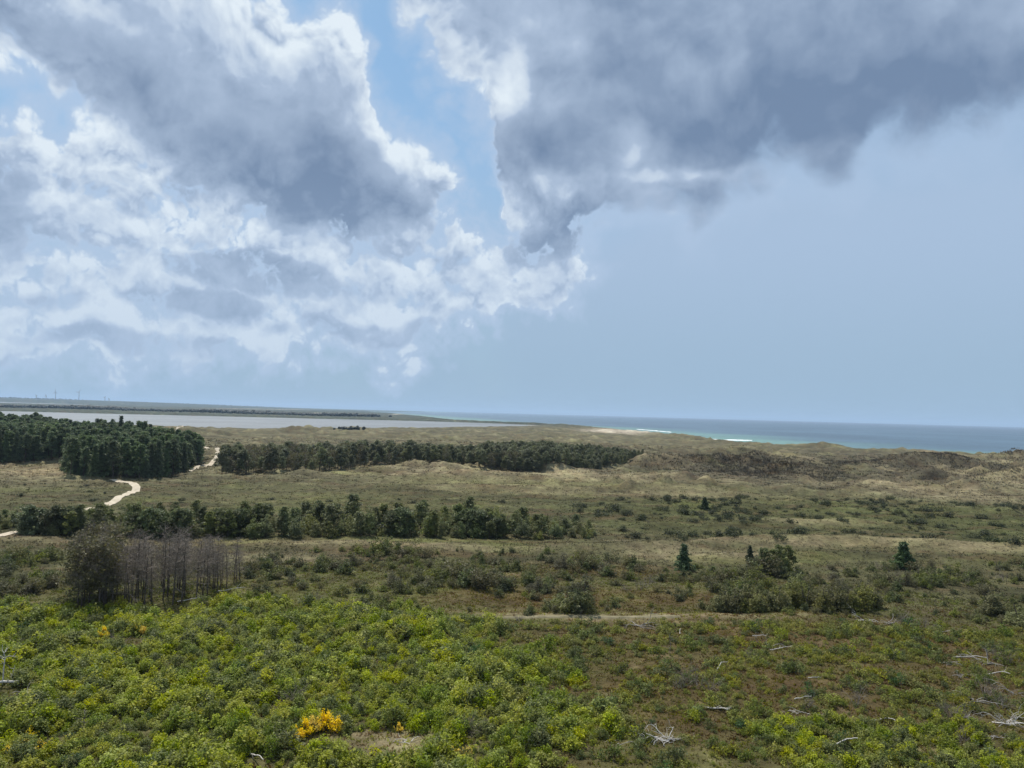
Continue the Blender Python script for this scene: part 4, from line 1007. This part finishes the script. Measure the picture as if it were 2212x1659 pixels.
for k, (px_, py_, s_) in enumerate([(60, 1600, .9), (50, 1622, .8), (20, 1640, .9), (85, 1630, .8), (160, 1515, .7), (1005, 1645, .9), (975, 1640, .8)]):
    x, y = at(px_, py_)
    simple_thing('faded_broom', faint, k, x, y, s_, k * 1.7, 'yellow-green broom past its full flower among the willow bushes', 'bush', 'fading brooms in the thicket')

# ================================================================ dead wood on the heath
M_PALE = noise_mat('pale_dead_wood', (.32, .30, .27), (.58, .55, .50), 6.0)
def log_mesh(name, seed, pts, r0, r1, forks=2, col=(.6, .57, .52), mat=None):
    """a bleached trunk or bent branch lying on the ground, with broken stubs"""
    rng = np.random.default_rng(seed); mb = MB(); pts = np.array(pts, float)
    t = np.linspace(0, 1, len(pts)); tt = np.linspace(0, 1, 10)
    P_ = np.column_stack([np.interp(tt, t, pts[:, c]) for c in range(3)]) + rng.normal(0, .02, (10, 3))
    mb.tube(P_, np.linspace(r0, r1, 10), np.array(col), 7)
    for k in range(forks):
        i = rng.integers(3, 9); d = P_[i] - P_[i - 1]; d /= np.linalg.norm(d) + 1e-9
        d = d + rng.normal(0, .6, 3); d[2] = abs(d[2]) * .6 + .1; d /= np.linalg.norm(d)
        twigs(mb, rng, P_[i], d, rng.uniform(.35, .8), r1 * .8, 1, np.array(col), 0, .5, (1, 3), .2, 5)
    return mb.mesh(name, [mat or M_BLEACH])
def put_log(name, px_, py_, L, rz, r0, lab, seed, bend=0.2, rise=0.25, forks=2, group=None, mat=None):
    x, y = at(px_, py_)
    me = log_mesh(name, seed, [(-L / 2, 0, r0 * .6), (-L * .15, bend * .5, r0 + rise * .3), (L * .2, bend, r0 + rise), (L / 2, bend * .3, r0 * .8 + rise * 1.2)], r0, r0 * .45, forks, mat=mat)
    o = link(name, me, None, (x, y, ground1(x, y) + 0.05), rz)
    return tag(o, lab, 'log', group)
for a in L_: put_log('fallen_branch', *a, mat=M_BLEACH if a[6] in (1, 2, 3, 4, 10, 18) else M_PALE)
def pile(name, px_, py_, n, L, r, lab, seed, mat, arch=0.5):
    """a heap of dead boughs, each its own part"""
    x, y = at(px_, py_); rng = np.random.default_rng(seed)
    e = link(name, None, None, (x, y, ground1(x, y)), rng.uniform(-.3, .3)); tag(e, lab, 'dead wood')
    for k in range(n):
        a = rng.uniform(-.7, .7) + (math.pi if k % 2 else 0); q = rng.uniform(.5, 1) * L; up = rng.uniform(.05, arch)
        mb = MB(); p0 = np.array([rng.normal(0, .25), rng.normal(0, .2), .06])
        d = np.array([math.cos(a), math.sin(a), up])
        twigs(mb, rng, p0, d, q, r * rng.uniform(.6, 1.1), 2, np.array((.5, .48, .45)), 0, .5, (2, 4), .28, 5, .12)
        link('bough', mb.mesh('bough', [mat]), e)
for a in PILES:
    pile('dead_wood_heap', *a)
# standing snags
def snag(px_, py_, H, lab, seed, mat, r=.05):
    x, y = at(px_, py_); rng = np.random.default_rng(seed); mb = MB(); br = MB()
    e = link('dead_snag', None, None, (x, y, ground1(x, y) - .1), 0); tag(e, lab, 'dead tree')
    z = np.linspace(0, 1, 7); p = np.column_stack([rng.normal(0, .05, 7) * z * H * .6, rng.normal(0, .05, 7) * z, z * H]); c = np.array((.5, .47, .44))
    mb.tube(p, np.linspace(r, r * .35, 7), c, 6)
    for k in range(7):
        i = rng.integers(2, 7); a = rng.uniform(0, 6.28)
        twigs(br, rng, p[i], (math.cos(a), math.sin(a), .6), H * rng.uniform(.15, .35), r * .4, 1, c, 0, .5, (2, 4), .25, 4)
    link('trunk', mb.mesh('snag_trunk', [mat]), e); link('branches', br.mesh('snag_branches', [mat]), e)
snag(1447, 1420, 2.4, 'thin leafless sapling standing alone on the open heath', 51, M_DEAD, .04)
snag(6, 1480, 3.0, 'white forked snag rising beside the plank-like log', 52, M_BLEACH, .08)
snag(28, 1478, 1.8, 'short white snag beside the taller forked one', 53, M_BLEACH, .06)
snag(180, 1590, 2.0, 'grey leaning snag poking out of the willow thicket', 54, M_DEAD, .05)
x, y = at(10, 1487)
me = log_mesh('plank', 61, [(-1.6, 0, .5), (-.5, 0, .5), (.5, .02, .52), (1.3, 0, .58)], .13, .10, 1)
tag(link('propped_log', me, None, (x, y, ground1(x, y)), .05), 'thick pale broken trunk propped level beside the white snags', 'log')

# ================================================================ ground cover
def tufts(name, x, y, hgt, wid, nb, col, seed, lean=0.35):
    """grass tussocks and heather: small fans of blades, one mass"""
    rng = np.random.default_rng(seed); n = len(x)
    z = ground(x, y) - 0.05
    X = np.repeat(x, nb); Y = np.repeat(y, nb); Z = np.repeat(z, nb); H = np.repeat(hgt, nb) * rng.uniform(.55, 1.15, n * nb); W = np.repeat(wid, nb)
    a = rng.uniform(0, 6.28, n * nb); o_ = rng.normal(0, .35, (n * nb, 2)) * W[:, None]
    le = rng.normal(0.12, lean, (n * nb, 2)) * H[:, None]
    bx, by = X + o_[:, 0], Y + o_[:, 1]
    hw = W * rng.uniform(.10, .24, n * nb)
    V0 = np.column_stack([bx - np.cos(a) * hw, by - np.sin(a) * hw, Z]); V1 = np.column_stack([bx + np.cos(a) * hw, by + np.sin(a) * hw, Z])
    V2 = np.column_stack([bx + le[:, 0], by + le[:, 1], Z + H])
    V = np.stack([V0, V1, V2], 1).reshape(-1, 3)
    c = np.repeat(col, nb, axis=0) * rng.uniform(.8, 1.2, (n * nb, 1))
    me = mesh_from(name, V, [np.arange(3 * n * nb).reshape(-1, 3)], np.repeat(c, 3, axis=0), False, [M_GRASS])
    return link(name, me)
rng = np.random.default_rng(22)
def sector(n, r0, r1, half):
    r_ = np.sqrt(rng.uniform(r0 ** 2, r1 ** 2, n)) if r1 < 160 else np.exp(rng.uniform(math.log(r0), math.log(r1), n))
    a = np.radians(rng.uniform(-half, half, n)); return r_ * np.sin(a), r_ * np.cos(a)
def keep_off(x, y):
    m = (edge_dist(x, y, PATHS[0], False) > 1.8) & (edge_dist(x, y, PATHS[1], False) > 1.8) & (edge_dist(x, y, [tuple(q) for q in TRACK[::3]], False) > .7)
    return x[m], y[m]
x, y = keep_off(*sector(52000, 48, 135, 40))
c = ground_col(x, y); k = rng.uniform(size=len(x))[:, None]; nz = fbm(x / 7 + 2, y / 7, 3)[:, None]
c = np.where(k + .5 * nz < .5, c * np.array((1.35, 1.65, .75)), np.where(k < .88, c * np.array((1.0, .80, .7)), c * 1.6))
h = rng.uniform(.10, .30, len(x))
tag(tufts('heather_cover', x, y, h, h * 2.2, 6, c, 71, 0.9), 'brown heather and grass covering the near heath', 'heather', None, 'stuff')
x, y = keep_off(*sector(52000, 125, 620, 40))
m = (sdist(x, y, SEA) > 12); x, y = x[m], y[m]
c = ground_col(x, y); k = rng.uniform(size=len(x))[:, None]
nz = fbm(x / 9 + 2, y / 14, 3)[:, None]
c = 1.2 * np.where(k + 1.2 * nz < .10, c * np.array((.66, .68, .60)), np.where(k < .88, c * (1 + .25 * nz), c * 1.25))
r_ = np.hypot(x, y); h = rng.uniform(.14, .36, len(x)) * (1 + 1.6 * sstep(200, 450, r_))
tag(tufts('marram_grass', x, y, h, h * 2.8, 5, c, 72, .7), 'tussocks of dry grass over the plain and dunes', 'grass', None, 'stuff')
# rough heather on the dark dunes
pts = []
for px_, py_, sx_, n in [(1560, 1013, 130, 1500), (1985, 1008, 110, 1500), (1860, 1012, 80, 600), (2190, 1045, 60, 700), (2205, 1002, 50, 500), (1690, 1026, 90, 700)]:
    q = at(px_, py_); rr_ = math.hypot(*q); pts.append(np.column_stack([rng.normal(q[0], sx_ / FPX * rr_ * .6, n), rng.normal(q[1], sx_ / FPX * rr_ * .7, n)]))
q = np.concatenate(pts); x, y = q[:, 0], q[:, 1]
c = ground_col(x, y) * rng.uniform(.7, 1.5, (len(x), 1))
tag(tufts('dune_heather', x, y, rng.uniform(.6, 1.4, len(x)), rng.uniform(1, 2.2, len(x)), 5, c, 73), 'dark rough heather over the high dunes towards the sea', 'heather', None, 'stuff')

# ================================================================ far shore: woods, turbines, surf
def wood_strip(name, line, zb, h, n, lab, seed, col=(.026, .036, .028), depth=60):
    """a far wood that reads as one dark mass of crowns"""
    rng = np.random.default_rng(seed); P_ = np.array([at(a, b_, zb) for a, b_ in line]); mb = MB()
    t = np.concatenate([[0], np.cumsum(np.linalg.norm(np.diff(P_, axis=0), axis=1))]); q = rng.uniform(0, t[-1], n)
    x = np.interp(q, t, P_[:, 0]) + rng.normal(0, depth * .5, n); y = np.interp(q, t, P_[:, 1]) + rng.normal(0, depth, n)
    env = 0.62 + 0.5 * sstep(-.3, .4, fbm(q / 260, q * 0 + seed, 3))
    z = ground(x, y); hh = h * env * rng.uniform(.7, 1.1, n)
    for k in range(n):
        w = hh[k] * rng.uniform(.5, .9); m_ = 6; a = np.arange(m_) / m_ * 6.28 + rng.uniform(0, 1)
        r1 = np.column_stack([np.cos(a) * w, np.sin(a) * w, np.full(m_, hh[k] * .25)]); r2 = np.column_stack([np.cos(a + .5) * w * .75, np.sin(a + .5) * w * .75, hh[k] * rng.uniform(.6, .9, m_)])
        V = np.vstack([r1, r2, [[0, 0, hh[k]]], r1 * (.6, .6, 0) + (0, 0, -1)]) + (x[k], y[k], z[k])
        F = [(i, (i + 1) % m_, m_ + i) for i in range(m_)] + [((i + 1) % m_, m_ + (i + 1) % m_, m_ + i) for i in range(m_)] + [(m_ + i, m_ + (i + 1) % m_, 2 * m_) for i in range(m_)] + [(2 * m_ + 1 + i, 2 * m_ + 1 + (i + 1) % m_, i) for i in range(m_)] + [(2 * m_ + 1 + (i + 1) % m_, (i + 1) % m_, i) for i in range(m_)]
        mb.add(V, F, np.array(col) * rng.uniform(.8, 1.25))
    o = link(name, mb.mesh(name, [M_NEEDLE])); return tag(o, lab, 'wood', None, 'stuff')
wood_strip('far_wood', [(-60, 880), (60, 881.5), (180, 884), (330, 888.5), (480, 892.5), (620, 897), (760, 900)], -1.0, 10.5, 1300, 'long dark wood on the low shore beyond the lagoon', 81)
wood_strip('far_wood', [(420, 888), (560, 893), (700, 897), (800, 901)], -1.0, 9, 600, 'dark wood behind the lagoon shore towards the sea', 82)
wood_strip('far_wood', [(-60, 866), (150, 869), (330, 873), (500, 878), (620, 881)], 0.0, 16, 420, 'faint blue wood on the farthest land below the turbines', 83, depth=300)
wood_strip('lagoon_shore_wood', [(735, 930), (760, 930), (775, 930.5)], 0.0, 3.0, 26, 'small dark clump of bushes on the near lagoon shore', 84, depth=8)
for k, (x3, y3, hub, lab) in enumerate([(207, 1492, 78, 'pale wind turbine with spread blades on the far shore, left of a matching pair'), (295, 1495, 84, 'tallest grey wind turbine on the far shore horizon'),
        (136, 1488, 36, 'faint small wind turbine beyond the tall pair, farthest out'), (172, 1489, 38, 'faint small wind turbine just beside the pair'), (393, 1498, 40, 'faint wind turbine over the end of the far hills'), (409, 1499, 26, 'shortest faint wind turbine over the end of the far hills')]):
    px_ = x3 * .576
    d = ray(px_, 870); dist = 9000.0; x, y = d.x / math.hypot(d.x, d.y) * dist, d.y / math.hypot(d.x, d.y) * dist
    e = link('wind_turbine', None, None, (x, y, ground1(x, y) - 1), math.atan2(-x, y) * -1.0 + .2); tag(e, lab, 'wind turbine')
    mb = MB(); mb.tube([(0, 0, 0), (0, 0, hub * .5), (0, 0, hub)], [3.2, 2.7, 2.0], (.6, .6, .6), 10); link('tower', mb.mesh('tower', [M_TURB]), e)
    mb = MB(); mb.tube([(0, -5, hub + 1.5), (0, -3, hub + 1.5), (0, 4, hub + 1.5), (0, 5, hub + 1.5)], [1.2, 2.4, 2.4, 1.4], (.6, .6, .6), 8); link('nacelle', mb.mesh('nacelle', [M_TURB]), e)
    for j in range(3):
        a = j * 2.094 + k * .7; L = hub * .52; u = np.array([math.sin(a), 0, math.cos(a)]); v = np.array([math.cos(a), .25, -math.sin(a)])
        c0 = np.array([0, -5.3, hub + 1.5]); ss = [(0.02, 1.2), (.2, 2.6), (.6, 1.7), (1, .5)]
        Vb = np.vstack([np.vstack([c0 + u * L * s_ - v * w_, c0 + u * L * s_ + np.array([0, -.5, 0]), c0 + u * L * s_ + v * w_, c0 + u * L * s_ + np.array([0, .5, 0])]) for s_, w_ in ss])
        F = [(4 * i + q, 4 * i + (q + 1) % 4, 4 * i + 4 + (q + 1) % 4, 4 * i + 4 + q) for i in range(3) for q in range(4)] + [(12, 13, 14, 15), (3, 2, 1, 0)]
        mb = MB(); mb.add(Vb, F, (.6, .6, .6)); link('blade', mb.mesh('blade', [M_TURB]), e)
M_FOAM = noise_mat('sea_foam', (.72, .76, .76), (.88, .90, .90), .4)
def surf(line, w, lab, seed):
    rng = np.random.default_rng(seed); P_ = np.array([at(a, b_, SEA_Z) for a, b_ in line])
    t = np.concatenate([[0], np.cumsum(np.linalg.norm(np.diff(P_, axis=0), axis=1))]); q = np.linspace(0, t[-1], 80)
    x = np.interp(q, t, P_[:, 0]); y = np.interp(q, t, P_[:, 1]); nz = fbm(q / 25, q * 0 + seed, 3)
    ww = w * np.clip(.55 + 1.3 * nz, .06, 1.6) * np.sin(np.linspace(0, np.pi, 80)) ** .3; hh = .5 + .9 * np.clip(.4 + nz, .1, 1)
    V = np.concatenate([np.column_stack([x, y - ww, q * 0 + SEA_Z - .02]), np.column_stack([x, y - ww * .3, SEA_Z + hh]), np.column_stack([x, y + ww, q * 0 + SEA_Z - .02])])
    F = [(i, i + 1, 80 + i + 1, 80 + i) for i in range(79)] + [(80 + i, 80 + i + 1, 160 + i + 1, 160 + i) for i in range(79)]
    tag(link('breaking_wave', mesh_from('breaking_wave', V, [F], None, True, [M_FOAM])), lab, 'wave')
surf([(1535, 949.5), (1580, 951), (1625, 952)], 9, 'white breaking wave just behind the dune crest in the turquoise shallows', 1)
surf([(1375, 927.5), (1400, 929.5), (1450, 934)], 22, 'white surf beside the bare sand slope on the shore', 2)
surf([(1450, 937), (1490, 941)], 10, 'short white surf line between sand slope and breaking wave', 3)
x, y = at(1390, 934.5, 0)

# ================================================================ haze
M_HAZE, t, o = new_mat('haze')
pv = node(t, 'ShaderNodeVolumePrincipled', {'Color': (.56, .76, 1.0, 1), 'Density': 5.5e-5, 'Anisotropy': 0.1})
t.links.new(pv.outputs[0], o.inputs['Volume'])
hx, z0, z1 = 66000.0, -12.0, 240.0
V = np.array([(sx_ * hx, sy_ * hx, z) for z in (z0, z1) for sy_ in (-1, 1) for sx_ in (-1, 1)])
F = np.array([(0, 2, 3, 1), (4, 5, 7, 6), (0, 1, 5, 4), (2, 6, 7, 3), (0, 4, 6, 2), (1, 3, 7, 5)])
tag(link('haze', mesh_from('haze', V, [F], None, False, [M_HAZE])), 'thin blue sea haze over the whole coast', 'haze', None, 'stuff')
SC.cycles.max_bounces = 5; SC.cycles.diffuse_bounces = 2; SC.cycles.glossy_bounces = 2; SC.cycles.transmission_bounces = 3
SC.cycles.volume_bounces = 0; SC.cycles.transparent_max_bounces = 4
SC.cycles.sample_clamp_indirect = 4.0
